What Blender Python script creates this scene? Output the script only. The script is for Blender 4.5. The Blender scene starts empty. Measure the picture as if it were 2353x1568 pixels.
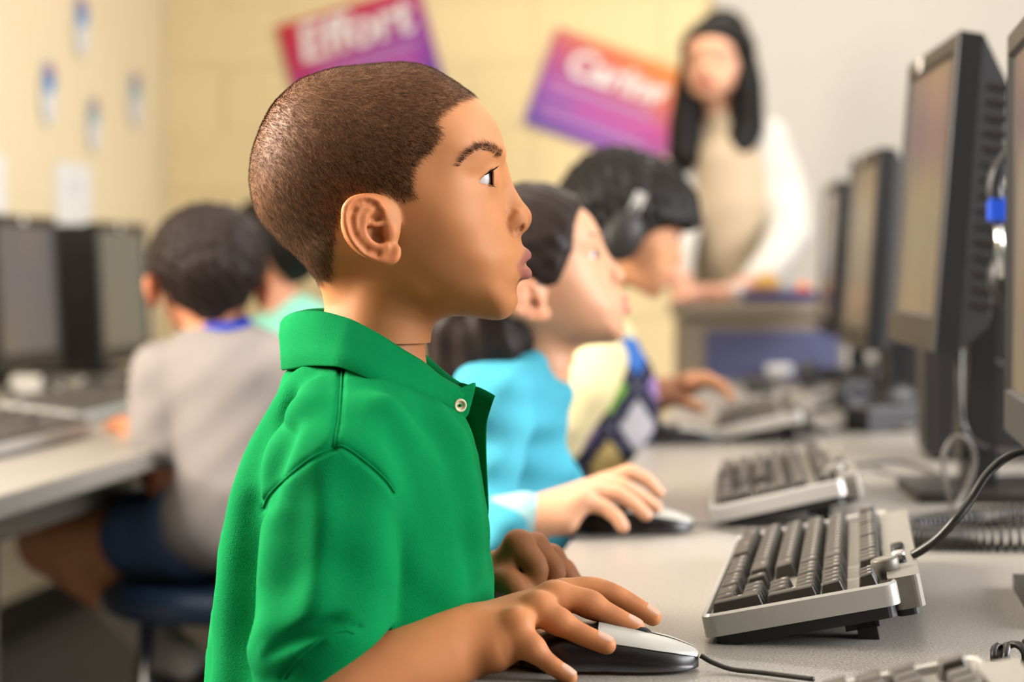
import bpy, bmesh, math, random, time
import numpy as np
from mathutils import Vector, Matrix, Euler

T0 = time.time()
FOC = 5000.0            # focal length in pixels of the 2353 x 1568 frame
CX, HY = 1176.5, 609.0  # principal column and horizon row
ZC = 0.964              # camera height above the floor, metres
DESK = 0.70             # desk top height
f32 = np.float32
scene = bpy.context.scene
COL = scene.collection

# ---------------------------------------------------------------- camera
cam_d = bpy.data.cameras.new('camera')
cam_d.sensor_width = 36.0
cam_d.lens = FOC / 2353 * 36.0
cam_d.shift_y = -(784 - HY) / 2353
cam_d.dof.use_dof = True
cam_d.dof.focus_distance = 1.455
cam_d.dof.aperture_fstop = 4.6
cam_d.clip_start = 0.05
cam = bpy.data.objects.new('camera', cam_d)
cam.location = (0, 0, ZC)
cam.rotation_euler = (math.pi / 2, 0, 0)
COL.objects.link(cam)
scene.camera = cam

# room axes: a = across (to the right), b = along the desk rows
YAW = math.radians(7.0)
def room(a, b, z=0.0):
    return Vector((a * math.cos(YAW) + b * math.sin(YAW), -a * math.sin(YAW) + b * math.cos(YAW), z))

# ---------------------------------------------------------------- light
world = bpy.data.worlds.new('daylight'); scene.world = world
world.use_nodes = True
world.node_tree.nodes['Background'].inputs[0].default_value = (1.0, 0.95, 0.88, 1)
world.node_tree.nodes['Background'].inputs[1].default_value = 0.35
def area(name, loc, aim, sx, sy, power, col):
    d = bpy.data.lights.new(name, 'AREA'); d.shape = 'RECTANGLE'; d.size = sx; d.size_y = sy
    d.energy = power; d.color = col
    o = bpy.data.objects.new(name, d); o.location = loc
    o.rotation_euler = (Vector(aim) - Vector(loc)).to_track_quat('-Z', 'Y').to_euler()
    COL.objects.link(o); return o
area('window_light_right', room(3.05, 2.1, 1.8), room(-1, 2.0, 1.2), 3.6, 1.4, 232, (0.97, 0.97, 1.0))
area('window_light_left', room(-1.88, 1.6, 1.75), room(0.2, 1.55, 1.0), 1.0, 1.1, 125, (1.0, 0.92, 0.82))
for i, (a, b) in enumerate([(-0.6, 0.6), (0.9, 3.0), (-0.9, 3.2), (0.0, 5.4)]):
    area('added_ceiling_light', room(a, b, 2.66), room(a, b, 0), 1.2, 0.5, (0.5, 4, 11, 30)[i], (1.0, 0.93, 0.82))  # unseen lamps added for brightness, strongest towards the back wall
vs = scene.view_settings
vs.view_transform = 'Standard'; vs.look = 'None'; vs.gamma = 1.0; vs.exposure = 0.25
vs.use_curve_mapping = False
cy = scene.cycles
cy.max_bounces = 5; cy.diffuse_bounces = 1; cy.glossy_bounces = 2; cy.transmission_bounces = 2
cy.caustics_reflective = False; cy.caustics_refractive = False
cy.use_light_tree = False
cy.use_adaptive_sampling = True; cy.adaptive_threshold = 0.03

# ---------------------------------------------------------------- helpers
def W(px, py, Y):
    """world point of a photo pixel at depth Y"""
    return np.array([(px - CX) / FOC * Y, Y, ZC - (py - HY) / FOC * Y])
def WV(px, py, Y): return Vector(W(px, py, Y))
def proj(p):
    p = np.asarray(p); return CX + FOC * p[..., 0] / p[..., 1], HY - FOC * (p[..., 2] - ZC) / p[..., 1]
def s2l(c):
    c = np.asarray(c, float) / 255.0
    return np.where(c <= 0.04045, c / 12.92, ((c + 0.055) / 1.055) ** 2.4)
def lin(r, g, b): return tuple(s2l((r, g, b))) + (1.0,)
def smooth01(t): t = np.clip(t, 0, 1); return t * t * (3 - 2 * t)

def link(o, parent=None):
    COL.objects.link(o)
    if parent is not None: o.parent = parent
    return o
def tag(o, label=None, cat=None, group=None, kind=None):
    if label: o['label'] = label
    if cat: o['category'] = cat
    if group: o['group'] = group
    if kind: o['kind'] = kind
    return o
def thing(name, loc, label, cat, group=None, rz=0.0):
    o = bpy.data.objects.new(name, None); o.location = loc; o.rotation_euler = (0, 0, rz)
    o.empty_display_size = 0.05
    link(o); return tag(o, label, cat, group)
def mesh_obj(name, v, f, mat, parent=None, smooth=True, col=None, local=False):
    """v in world coordinates unless local=True; a child's vertices are moved into its parent's space"""
    me = bpy.data.meshes.new(name)
    v = np.asarray(v, dtype=float)
    if isinstance(f, np.ndarray) and f.ndim == 2:
        n, k = f.shape
        me.vertices.add(len(v)); me.vertices.foreach_set('co', v.astype(f32).ravel())
        me.loops.add(n * k); me.loops.foreach_set('vertex_index', f.astype(np.int32).ravel())
        me.polygons.add(n)
        me.polygons.foreach_set('loop_start', np.arange(0, n * k, k, dtype=np.int32))
        me.polygons.foreach_set('loop_total', np.full(n, k, dtype=np.int32))
        me.update(calc_edges=True)
    else:
        me.from_pydata([tuple(p) for p in v], [], [tuple(int(i) for i in q) for q in f]); me.update()
    if smooth: me.polygons.foreach_set('use_smooth', np.ones(len(me.polygons), dtype=bool))
    if col is not None:
        ca = me.color_attributes.new('Col', 'FLOAT_COLOR', 'POINT')
        c4 = np.ones((len(v), 4), dtype=f32); c4[:, :3] = col
        ca.data.foreach_set('color', c4.ravel())
    if mat is not None: me.materials.append(mat)
    o = bpy.data.objects.new(name, me); link(o, parent)
    if parent is not None and not local:
        m = parent_matrix(parent).inverted()
        me.transform(m)
    return o
def parent_matrix(o):
    m = o.matrix_basis.copy()
    while o.parent is not None:
        o = o.parent; m = o.matrix_basis @ m
    return m

class MB:
    """collects simple shapes into one mesh"""
    def __init__(s): s.v = []; s.f = []
    def add(s, v, f):
        n = len(s.v); s.v += [tuple(p) for p in v]; s.f += [tuple(i + n for i in q) for q in f]; return s
    def box(s, c, h, M=None, bev=0.0):
        bm = bmesh.new(); bmesh.ops.create_cube(bm, size=2)
        for v in bm.verts: v.co = Vector((v.co.x * h[0], v.co.y * h[1], v.co.z * h[2]))
        if bev: bmesh.ops.bevel(bm, geom=bm.edges[:], offset=bev, segments=2, profile=0.6, affect='EDGES', clamp_overlap=True)
        bm.verts.index_update()
        vv = [v.co.copy() + Vector(c) for v in bm.verts]; ff = [[v.index for v in p.verts] for p in bm.faces]; bm.free()
        if M is not None: vv = [M @ p for p in vv]
        return s.add(vv, ff)
    def prism(s, pts, z0, z1, M=None, top_scale=None):
        """polygon pts (x,y) extruded z0..z1 in local axes, then M"""
        n = len(pts); c = np.mean(pts, axis=0)
        tp = pts if top_scale is None else [c + (np.array(p) - c) * top_scale for p in pts]
        v = [Vector((p[0], p[1], z0)) for p in pts] + [Vector((p[0], p[1], z1)) for p in tp]
        f = [list(range(n))[::-1], list(range(n, 2 * n))] + [[i, (i + 1) % n, n + (i + 1) % n, n + i] for i in range(n)]
        if M is not None: v = [M @ p for p in v]
        return s.add(v, f)
    def lathe(s, prof, n=24, M=None):
        v = []; f = []
        for r, z in prof:
            for k in range(n):
                a = 2 * math.pi * k / n; v.append(Vector((r * math.cos(a), r * math.sin(a), z)))
        for i in range(len(prof) - 1):
            for k in range(n):
                f.append((i * n + k, i * n + (k + 1) % n, (i + 1) * n + (k + 1) % n, (i + 1) * n + k))
        f.append(tuple(range(n))[::-1]); f.append(tuple(range((len(prof) - 1) * n, len(prof) * n)))
        if M is not None: v = [M @ p for p in v]
        return s.add(v, f)
    def tube(s, pts, r, n=10, closed=False):
        P = [Vector(p) for p in pts]; m = len(P)
        rr = r if hasattr(r, '__len__') else [r] * m
        v = []; f = []; up = None
        for i in range(m):
            if closed: t = P[(i + 1) % m] - P[i - 1]
            else: t = P[min(i + 1, m - 1)] - P[max(i - 1, 0)]
            t.normalize()
            if up is None:
                up = Vector((0, 0, 1)) if abs(t.z) < 0.9 else Vector((1, 0, 0))
            up = (up - t * up.dot(t)).normalized(); side = t.cross(up)
            for k in range(n):
                a = 2 * math.pi * k / n
                v.append(P[i] + (up * math.cos(a) + side * math.sin(a)) * rr[i])
        for i in range(m if closed else m - 1):
            j = (i + 1) % m
            for k in range(n):
                f.append((i * n + k, i * n + (k + 1) % n, j * n + (k + 1) % n, j * n + k))
        if not closed:
            f.append(tuple(range(n))[::-1]); f.append(tuple(range((m - 1) * n, m * n)))
        return s.add(v, f)
    def build(s, name, mat, parent=None, smooth=False, local=False):
        return mesh_obj(name, s.v, s.f, mat, parent, smooth, local=local)
def autosmooth(o, deg=35):
    me = o.data
    me.polygons.foreach_set('use_smooth', np.ones(len(me.polygons), dtype=bool))
    bm = bmesh.new(); bm.from_mesh(me)
    for e in bm.edges:
        if len(e.link_faces) == 2 and e.calc_face_angle(0) > math.radians(deg): e.smooth = False
    bm.normal_update(); bm.to_mesh(me); bm.free(); return o

def spline(pts, n):
    """Catmull-Rom through pts (any dimension), n samples"""
    P = np.asarray(pts, float)
    P = np.vstack([2 * P[0] - P[1], P, 2 * P[-1] - P[-2]])
    m = len(P) - 3; out = []
    for u in np.linspace(0, m, n):
        i = min(int(u), m - 1); t = u - i
        p0, p1, p2, p3 = P[i:i + 4]
        out.append(0.5 * ((2 * p1) + (-p0 + p2) * t + (2 * p0 - 5 * p1 + 4 * p2 - p3) * t * t + (-p0 + 3 * p1 - 3 * p2 + p3) * t ** 3))
    return np.array(out)
def closed_spline(pts, n):
    P = np.asarray(pts, float); m = len(P); out = []
    for u in np.linspace(0, m, n, endpoint=False):
        i = int(u); t = u - i
        p0, p1, p2, p3 = P[(i - 1) % m], P[i % m], P[(i + 1) % m], P[(i + 2) % m]
        out.append(0.5 * ((2 * p1) + (-p0 + p2) * t + (2 * p0 - 5 * p1 + 4 * p2 - p3) * t * t + (-p0 + 3 * p1 - 3 * p2 + p3) * t ** 3))
    return np.array(out)
def in_poly(x, y, poly):
    x = np.asarray(x); y = np.asarray(y); r = np.zeros(x.shape, bool); n = len(poly)
    for i in range(n):
        x0, y0 = poly[i]; x1, y1 = poly[(i + 1) % n]
        if y0 == y1: continue
        c = ((y0 > y) != (y1 > y)) & (x < (x1 - x0) * (y - y0) / (y1 - y0) + x0)
        r ^= c
    return r

# ---------------------------------------------------------------- sculpting in a distance field
def smin(a, b, k):
    if k <= 0: return np.minimum(a, b)
    h = np.maximum(k - np.abs(a - b), 0) / k
    return np.minimum(a, b) - h * h * k * 0.25
def smax(a, b, k): return -smin(-a, -b, k)
def d_cone(x, y, z, a, b, ra, rb):
    a = np.asarray(a, float); b = np.asarray(b, float); ab = b - a; L2 = max(float(ab @ ab), 1e-12)
    px, py, pz = x - f32(a[0]), y - f32(a[1]), z - f32(a[2])
    t = np.clip((px * f32(ab[0]) + py * f32(ab[1]) + pz * f32(ab[2])) / f32(L2), 0, 1)
    dx, dy, dz = px - t * f32(ab[0]), py - t * f32(ab[1]), pz - t * f32(ab[2])
    return np.sqrt(dx * dx + dy * dy + dz * dz) - (f32(ra) + t * f32(rb - ra))
def d_ell(x, y, z, c, r, M=None):
    px, py, pz = x - f32(c[0]), y - f32(c[1]), z - f32(c[2])
    if M is not None:
        Mi = np.array(M.inverted() if hasattr(M, 'inverted') else np.linalg.inv(M), float)[:3, :3].astype(f32)
        px, py, pz = (Mi[0, 0] * px + Mi[0, 1] * py + Mi[0, 2] * pz, Mi[1, 0] * px + Mi[1, 1] * py + Mi[1, 2] * pz, Mi[2, 0] * px + Mi[2, 1] * py + Mi[2, 2] * pz)
    qx, qy, qz = px / f32(r[0]), py / f32(r[1]), pz / f32(r[2])
    k0 = np.sqrt(qx * qx + qy * qy + qz * qz)
    k1 = np.sqrt((qx / f32(r[0])) ** 2 + (qy / f32(r[1])) ** 2 + (qz / f32(r[2])) ** 2)
    return k0 * (k0 - 1) / np.maximum(k1, f32(1e-6))

class Vol:
    def __init__(s, lo, hi, h):
        s.lo = np.array(lo, float); s.h = h
        s.n = np.ceil((np.array(hi, float) - s.lo) / h).astype(int) + 1
        s.ax = [(s.lo[i] + h * np.arange(s.n[i])).astype(f32) for i in range(3)]
        s.F = np.full(tuple(s.n), 0.05, f32)
    def blk(s, lo, hi, m):
        i0 = np.maximum(np.floor((np.array(lo) - m - s.lo) / s.h).astype(int), 0)
        i1 = np.minimum(np.ceil((np.array(hi) + m - s.lo) / s.h).astype(int) + 1, s.n)
        if np.any(i1 <= i0): return None
        sl = tuple(slice(a, b) for a, b in zip(i0, i1))
        return sl, s.ax[0][sl[0]][:, None, None], s.ax[1][sl[1]][None, :, None], s.ax[2][sl[2]][None, None, :]
    def op(s, fn, lo, hi, k, mode='+'):
        m = 0.012 + 2 * k
        b = s.blk(lo, hi, m)
        if b is None: return s
        sl, x, y, z = b; d = fn(x, y, z)
        if mode == '+': s.F[sl] = smin(s.F[sl], d, k)
        elif mode == '-': s.F[sl] = smax(s.F[sl], -d, k)
        return s
    def cone(s, a, b, ra, rb, k=0.0, mode='+'):
        r = max(ra, rb); a = np.asarray(a, float); b = np.asarray(b, float)
        return s.op(lambda x, y, z: d_cone(x, y, z, a, b, ra, rb), np.minimum(a, b) - r, np.maximum(a, b) + r, k, mode)
    def chain(s, pts, rad, k=0.0, mode='+', kin=0.0):
        """tapered tube through pts; joined to itself first, then to the body"""
        P = np.asarray(pts, float); R = np.asarray(rad, float) * np.ones(len(P))
        m = R.max()
        def fn(x, y, z):
            d = None
            for i in range(len(P) - 1):
                e = d_cone(x, y, z, P[i], P[i + 1], R[i], R[i + 1])
                d = e if d is None else smin(d, e, kin)
            return d
        return s.op(fn, P.min(0) - m, P.max(0) + m, k, mode)
    def ell(s, c, r, k=0.0, mode='+', M=None):
        m = max(r); c = np.asarray(c, float)
        return s.op(lambda x, y, z: d_ell(x, y, z, c, r, M), c - m, c + m, k, mode)
    def mesh(s):
        return surface_nets(s.F, s.lo, s.h)
    def hit(s, px, py, y0, y1, n=400):
        """first point of the surface along the camera ray through a photo pixel"""
        Ys = np.linspace(y0, y1, n)
        P = np.stack([(px - CX) / FOC * Ys, Ys, ZC - (py - HY) / FOC * Ys], 1)
        I = np.clip(np.round((P - s.lo) / s.h).astype(int), 0, s.n - 1)
        v = s.F[I[:, 0], I[:, 1], I[:, 2]]
        w = np.nonzero(v < 0)[0]
        return P[w[0]] if len(w) else None

def surface_nets(F, lo, h):
    S = F < 0
    c = S[:-1, :-1, :-1].astype(np.int8)
    for dx, dy, dz in [(0, 0, 1), (0, 1, 0), (0, 1, 1), (1, 0, 0), (1, 0, 1), (1, 1, 0), (1, 1, 1)]:
        c = c + S[dx:S.shape[0] - 1 + dx, dy:S.shape[1] - 1 + dy, dz:S.shape[2] - 1 + dz]
    act = (c > 0) & (c < 8)
    I = np.argwhere(act); N = len(I)
    idx = np.full(act.shape, -1, np.int32); idx[act] = np.arange(N, dtype=np.int32)
    cor = np.array([(i, j, k) for i in (0, 1) for j in (0, 1) for k in (0, 1)])
    V = np.stack([F[I[:, 0] + a, I[:, 1] + b, I[:, 2] + c_] for a, b, c_ in cor], 1)
    pos = np.zeros((N, 3)); cnt = np.zeros(N)
    for a in range(8):
        for b in range(a + 1, 8):
            if np.abs(cor[a] - cor[b]).sum() != 1: continue
            fa, fb = V[:, a], V[:, b]; m = (fa < 0) != (fb < 0)
            t = np.where(m, fa / np.where(m, fa - fb, 1), 0)
            pos += np.where(m[:, None], cor[a] + t[:, None] * (cor[b] - cor[a]), 0); cnt += m
    verts = lo + (I + pos / cnt[:, None]) * h
    quads = []
    for ax in range(3):
        o = [(1, 2), (2, 0), (0, 1)][ax]
        sl0 = [slice(1, -1)] * 3; sl1 = [slice(1, -1)] * 3
        sl0[ax] = slice(0, -1); sl1[ax] = slice(1, None)
        A, B = S[tuple(sl0)], S[tuple(sl1)]
        E = np.argwhere(A != B)
        if not len(E): continue
        flip = A[E[:, 0], E[:, 1], E[:, 2]]
        g = E.copy()
        for k in range(3):
            if k != ax: g[:, k] += 1
        q = []
        for du, dv in [(-1, -1), (0, -1), (0, 0), (-1, 0)]:
            e = g.copy(); e[:, o[0]] += du; e[:, o[1]] += dv
            q.append(idx[e[:, 0], e[:, 1], e[:, 2]])
        q = np.stack(q, 1)
        q[~flip] = q[~flip][:, ::-1]
        quads.append(q)
    return verts, np.vstack(quads)
def relax(v, q, it=2, lam=0.5):
    n = len(v)
    for _ in range(it):
        s = np.zeros_like(v); c = np.zeros(n)
        for i in range(4):
            a, b = q[:, i], q[:, (i + 1) % 4]
            for k in range(3):
                s[:, k] += np.bincount(a, v[b, k], n) + np.bincount(b, v[a, k], n)
            c += np.bincount(a, minlength=n) + np.bincount(b, minlength=n)
        v = v + lam * (s / np.maximum(c, 1)[:, None] - v)
    return v
def vnormals(v, q):
    d = np.cross(v[q[:, 2]] - v[q[:, 0]], v[q[:, 3]] - v[q[:, 1]])
    n = np.zeros_like(v)
    for k in range(3):
        for i in range(4): n[:, k] += np.bincount(q[:, i], d[:, k], len(v))
    return n / np.maximum(np.linalg.norm(n, axis=1), 1e-12)[:, None]
def join(parts):
    """parts: list of (v, q, col) -> one mesh"""
    V, Q, C = [], [], []; n = 0
    for v, q, c in parts:
        V.append(v); Q.append(q + n); C.append(np.ones((len(v), 3)) * c); n += len(v)
    return np.vstack(V), np.vstack(Q), np.vstack(C)

def soft_dist(X, Z, contour, m=5):
    """smooth signed distance to a closed 2-D contour (negative inside)"""
    P = np.asarray(contour); D = np.roll(P, -1, 0) - P
    ds = np.hypot(D[:, 0], D[:, 1]); mid = P + D / 2
    acc = np.zeros(X.shape)
    for (cx, cz), l in zip(mid, ds):
        r2 = (X - cx) ** 2 + (Z - cz) ** 2 + (0.25 * l) ** 2
        acc += l * r2 ** (-m / 2)
    C = math.sqrt(math.pi) * math.gamma((m - 1) / 2) / math.gamma(m / 2)
    d = (acc / C) ** (-1 / (m - 1))
    ins = in_poly(X, Z, P)
    return np.where(ins, -d, d)
def idw(x, z, anchors, pw=2.0):
    s = 0; w = 0
    for ax, az, val in anchors:
        q = 1.0 / (((x - ax) ** 2 + (z - az) ** 2) + 400.0) ** pw
        s = s + q * val; w = w + q
    return s / w
# ---------------------------------------------------------------- materials
def nodes(m):
    m.use_nodes = True; nt = m.node_tree; return nt, nt.nodes['Principled BSDF']
def mat(name, col, rough=0.5, metal=0.0, spec=0.5, noise=None, bump=None, coat=0.0, attr=False, sss=0.0, emit=None, sheen=0.0):
    """noise = (scale, amount, detail); bump = (scale, strength, distance[, 'voronoi'|'noise'])"""
    m = bpy.data.materials.new(name); nt, b = nodes(m); L = nt.links.new
    b.inputs['Roughness'].default_value = rough; b.inputs['Metallic'].default_value = metal
    b.inputs['Specular IOR Level'].default_value = spec
    if coat: b.inputs['Coat Weight'].default_value = coat; b.inputs['Coat Roughness'].default_value = 0.15
    if sheen: b.inputs['Sheen Weight'].default_value = sheen; b.inputs['Sheen Roughness'].default_value = 0.5
    if sss:
        b.inputs['Subsurface Weight'].default_value = sss
        b.inputs['Subsurface Radius'].default_value = (1.0, 0.35, 0.18); b.inputs['Subsurface Scale'].default_value = 0.006
    tc = nt.nodes.new('ShaderNodeTexCoord')
    src = None
    if attr:
        a = nt.nodes.new('ShaderNodeVertexColor'); a.layer_name = 'Col'; src = a.outputs['Color']
    c = col if len(col) == 4 else tuple(col) + (1,)
    b.inputs['Base Color'].default_value = c
    if noise:
        n = nt.nodes.new('ShaderNodeTexNoise'); n.inputs['Scale'].default_value = noise[0]; n.inputs['Detail'].default_value = noise[2] if len(noise) > 2 else 4
        L(tc.outputs['Object'], n.inputs['Vector'])
        mr = nt.nodes.new('ShaderNodeMapRange'); mr.inputs[1].default_value = 0.25; mr.inputs[2].default_value = 0.75
        mr.inputs[3].default_value = 1 - noise[1]; mr.inputs[4].default_value = 1 + noise[1]
        L(n.outputs['Fac'], mr.inputs['Value'])
        mx = nt.nodes.new('ShaderNodeVectorMath'); mx.operation = 'SCALE'
        if src is not None: L(src, mx.inputs[0])
        else: mx.inputs[0].default_value = c[:3]
        L(mr.outputs['Result'], mx.inputs['Scale']); src = mx.outputs['Vector']
    if src is not None: L(src, b.inputs['Base Color'])
    if bump:
        kind = bump[3] if len(bump) > 3 else 'noise'
        t = nt.nodes.new('ShaderNodeTexVoronoi' if kind == 'voronoi' else 'ShaderNodeTexNoise')
        t.inputs['Scale'].default_value = bump[0]
        L(tc.outputs['Object'], t.inputs['Vector'])
        bp = nt.nodes.new('ShaderNodeBump'); bp.inputs['Strength'].default_value = bump[1]; bp.inputs['Distance'].default_value = bump[2]
        L(t.outputs[0], bp.inputs['Height']); L(bp.outputs['Normal'], b.inputs['Normal'])
    if emit:
        b.inputs['Emission Color'].default_value = tuple(emit[:3]) + (1,); b.inputs['Emission Strength'].default_value = emit[3]
    return m
M = {}
M['wall'] = mat('wall_paint', lin(247, 222, 168), 0.75, bump=(160, 0.15, 0.001), noise=(1.2, 0.04))
M['wall_left'] = mat('wall_paint_cream', lin(242, 222, 182), 0.75, bump=(160, 0.15, 0.001), noise=(1.2, 0.04))
M['wall_white'] = mat('wall_paint_white', lin(206, 198, 186), 0.7, noise=(0.9, 0.03))
M['ceiling'] = mat('ceiling_tile', lin(235, 230, 220), 0.9)
M['floor'] = mat('floor_vinyl', lin(104, 104, 112), 0.4, noise=(9, 0.12))
M['desk'] = None
M['dark_near_wall'] = mat('near_wall_darkened', lin(70, 60, 52), .9)  # unseen wall behind the camera, darkened to cut its bounce light
M['desk_edge'] = mat('desk_edge_trim', lin(150, 138, 120), 0.5)
M['metal_leg'] = mat('painted_steel', lin(120, 112, 100), 0.4, 0.6)
M['chrome'] = mat('chrome', lin(200, 198, 195), 0.2, 1.0)
M['black'] = mat('black_plastic', lin(30, 28, 30), 0.42, spec=0.4, bump=(900, 0.05, 0.0004))
M['bezel'] = mat('grey_black_plastic', lin(36, 32, 30), 0.45, spec=0.4, bump=(1200, 0.06, 0.0004))
M['screen'] = mat('screen_glass', lin(16, 15, 15), 0.22, spec=0.75)
M['silver'] = mat('silver_plastic', lin(196, 192, 186), 0.32, 0.35, bump=(1400, 0.04, 0.0003))
M['silver_dark'] = mat('grey_plastic', lin(128, 122, 112), 0.4, 0.2)
M['key'] = mat('key_plastic', lin(54, 48, 42), 0.42, spec=0.6, bump=(2500, 0.05, 0.0002))
M['key_print'] = mat('key_print', lin(225, 220, 210), 0.6)
M['key_red'] = mat('key_print_red', lin(190, 70, 50), 0.6)
M['mouse_black'] = mat('mouse_black_gloss', lin(26, 22, 24), 0.33, spec=0.45)
M['mouse_silver'] = mat('mouse_silver', lin(186, 184, 176), 0.42, 0.25, bump=(1400, 0.04, 0.0003))
M['cable'] = mat('cable_rubber', lin(34, 31, 28), 0.35, spec=0.5)
M['cable_grey'] = mat('cable_grey', lin(92, 86, 80), 0.4)
M['white_plastic'] = mat('white_plastic', lin(225, 222, 215), 0.5)
M['sticker'] = mat('paper_sticker', lin(235, 228, 215), 0.8)
M['blue_plastic'] = mat('blue_plastic', lin(24, 74, 190), 0.4)
M['wood'] = mat('wooden_board', lin(176, 146, 104), 0.5, noise=(30, 0.12))
M['paper'] = mat('paper', lin(240, 238, 232), 0.85)
M['skin'] = mat('skin', (0.4, 0.2, 0.1), 0.56, spec=0.33, attr=True, sss=0.12, noise=(55, 0.05, 6), bump=(1500, 0.09, 0.0004))
M['skin_soft'] = mat('skin_soft', (0.6, 0.4, 0.3), 0.5, spec=0.4, attr=True, sss=0.15)
M['nail'] = mat('fingernail', lin(222, 170, 145), 0.28, spec=0.5)
M['eye'] = mat('eye', (0.8, 0.8, 0.8), 0.06, spec=0.6, attr=True)
M['hair'] = mat('cropped_hair', (0.05, 0.03, 0.02), 0.75, spec=0.08, attr=True)
M['hair_black'] = mat('black_hair', lin(20, 16, 14), 0.5, spec=0.2, noise=(60, 0.3), bump=(220, 0.3, 0.002))
M['hair_brown'] = mat('dark_brown_hair', lin(36, 25, 21), 0.5, spec=0.22, noise=(60, 0.3), bump=(220, 0.3, 0.002))
def fabric(name, c, scale=900, st=0.35, **k):
    return mat(name, c, 0.9, spec=0.08, bump=(scale, st, 0.0006, 'voronoi'), noise=(14, 0.05, 4), **k)
M['green'] = fabric('green_pique_cotton', lin(2, 128, 68), 1300, .5)
M['green_rib'] = fabric('green_ribbed_cotton', lin(2, 130, 70), 1500, .5)
M['button'] = mat('shell_button', lin(228, 218, 176), 0.3)
M['aqua'] = fabric('aqua_knit', lin(78, 168, 188), 600)
M['aqua_light'] = fabric('pale_aqua_knit', lin(166, 206, 208), 600)
M['grey_tee'] = fabric('grey_cotton', lin(150, 141, 136), 600)
M['blue_trim'] = fabric('blue_cotton', lin(40, 70, 190), 600)
M['mint'] = fabric('mint_cotton', lin(142, 212, 190), 600)
M['denim'] = fabric('blue_denim', lin(78, 94, 126), 600)
M['cream'] = fabric('cream_cotton', lin(238, 222, 170), 600)
M['argyle'] = fabric('argyle_knit', (0.1, 0.1, 0.1), 600, attr=True)
M['white_knit'] = fabric('white_knit', lin(206, 200, 190), 600)
M['beige_knit'] = fabric('beige_knit', lin(196, 174, 146), 600)
M['sock'] = fabric('white_sock', lin(205, 196, 180), 500)

def laminate():
    m = bpy.data.materials.new('speckled_laminate'); nt, b = nodes(m); L = nt.links.new
    tc = nt.nodes.new('ShaderNodeTexCoord')
    def nz(sc, det):
        n = nt.nodes.new('ShaderNodeTexNoise'); n.inputs['Scale'].default_value = sc; n.inputs['Detail'].default_value = det
        L(tc.outputs['Object'], n.inputs['Vector']); return n
    n1 = nz(520, 3); r = nt.nodes.new('ShaderNodeValToRGB')
    r.color_ramp.elements[0].position = 0.36; r.color_ramp.elements[0].color = lin(120, 113, 103)
    r.color_ramp.elements[1].position = 0.62; r.color_ramp.elements[1].color = lin(178, 172, 163)
    L(n1.outputs['Fac'], r.inputs['Fac'])
    L(r.outputs['Color'], b.inputs['Base Color'])
    b.inputs['Roughness'].default_value = 0.3; b.inputs['Specular IOR Level'].default_value = 0.45
    bp = nt.nodes.new('ShaderNodeBump'); bp.inputs['Strength'].default_value = 0.02; bp.inputs['Distance'].default_value = 0.0004
    L(n1.outputs['Fac'], bp.inputs['Height']); L(bp.outputs['Normal'], b.inputs['Normal'])
    return m
M['desk'] = laminate()
# ---------------------------------------------------------------- the room
RM = Matrix.Rotation(-YAW, 4, 'Z')      # local (a, b, z) -> world
A_L, A_R, B_N, B_F, CEIL = -1.966, 3.2, -2.6, 6.81, 2.75
def rbox(name, a0, a1, b0, b1, z0, z1, m, parent=None, bev=0.0, smooth=False):
    o = MB().box(((a0 + a1) / 2, (b0 + b1) / 2, (z0 + z1) / 2), ((a1 - a0) / 2, (b1 - b0) / 2, (z1 - z0) / 2), RM, bev).build(name, m, parent, smooth)
    return o
def struct(o): o['kind'] = 'structure'; return o
struct(rbox('floor', A_L - .1, A_R + .1, B_N - .1, B_F + .1, -0.1, 0, M['floor']))
struct(rbox('ceiling', A_L - .1, A_R + .1, B_N - .1, B_F + .1, CEIL, CEIL + .1, M['ceiling']))
struct(rbox('wall_near', A_L - .1, A_R + .1, B_N - .1, B_N, 0, CEIL, M['dark_near_wall']))
# the side walls have window openings further forward than the camera sees
def wall_with_window(name, a0, a1, b0, b1, wb0, wb1, z0, z1, m):
    mb = MB()
    for (p, q, r, s) in [(b0, wb0, 0, CEIL), (wb1, b1, 0, CEIL), (wb0, wb1, 0, z0), (wb0, wb1, z1, CEIL)]:
        if q - p > 1e-3: mb.box(((a0 + a1) / 2, (p + q) / 2, (r + s) / 2), ((a1 - a0) / 2, (q - p) / 2, (s - r) / 2), RM)
    return struct(mb.build(name, m))
wall_with_window('wall_left', A_L - .12, A_L, B_N, B_F, 1.1, 2.1, 1.2, 2.3, M['wall_left'])
wall_with_window('wall_right', A_R, A_R + .12, B_N, B_F, 0.3, 3.9, 1.1, 2.5, M['wall_white'])
def window(name, a, b0, b1, z0, z1, n):
    mb = MB(); t = 0.025
    for z in (z0, z1): mb.box((a, (b0 + b1) / 2, z), (t, (b1 - b0) / 2, t), RM)
    for k in range(n + 1): mb.box((a, b0 + (b1 - b0) * k / n, (z0 + z1) / 2), (t, t, (z1 - z0) / 2), RM)
    return struct(mb.build(name, M['white_plastic']))
window('window_1', A_L - .06, 1.1, 2.1, 1.2, 2.3, 2)
window('window_2', A_R + .06, 0.3, 3.9, 1.1, 2.5, 5)
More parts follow.
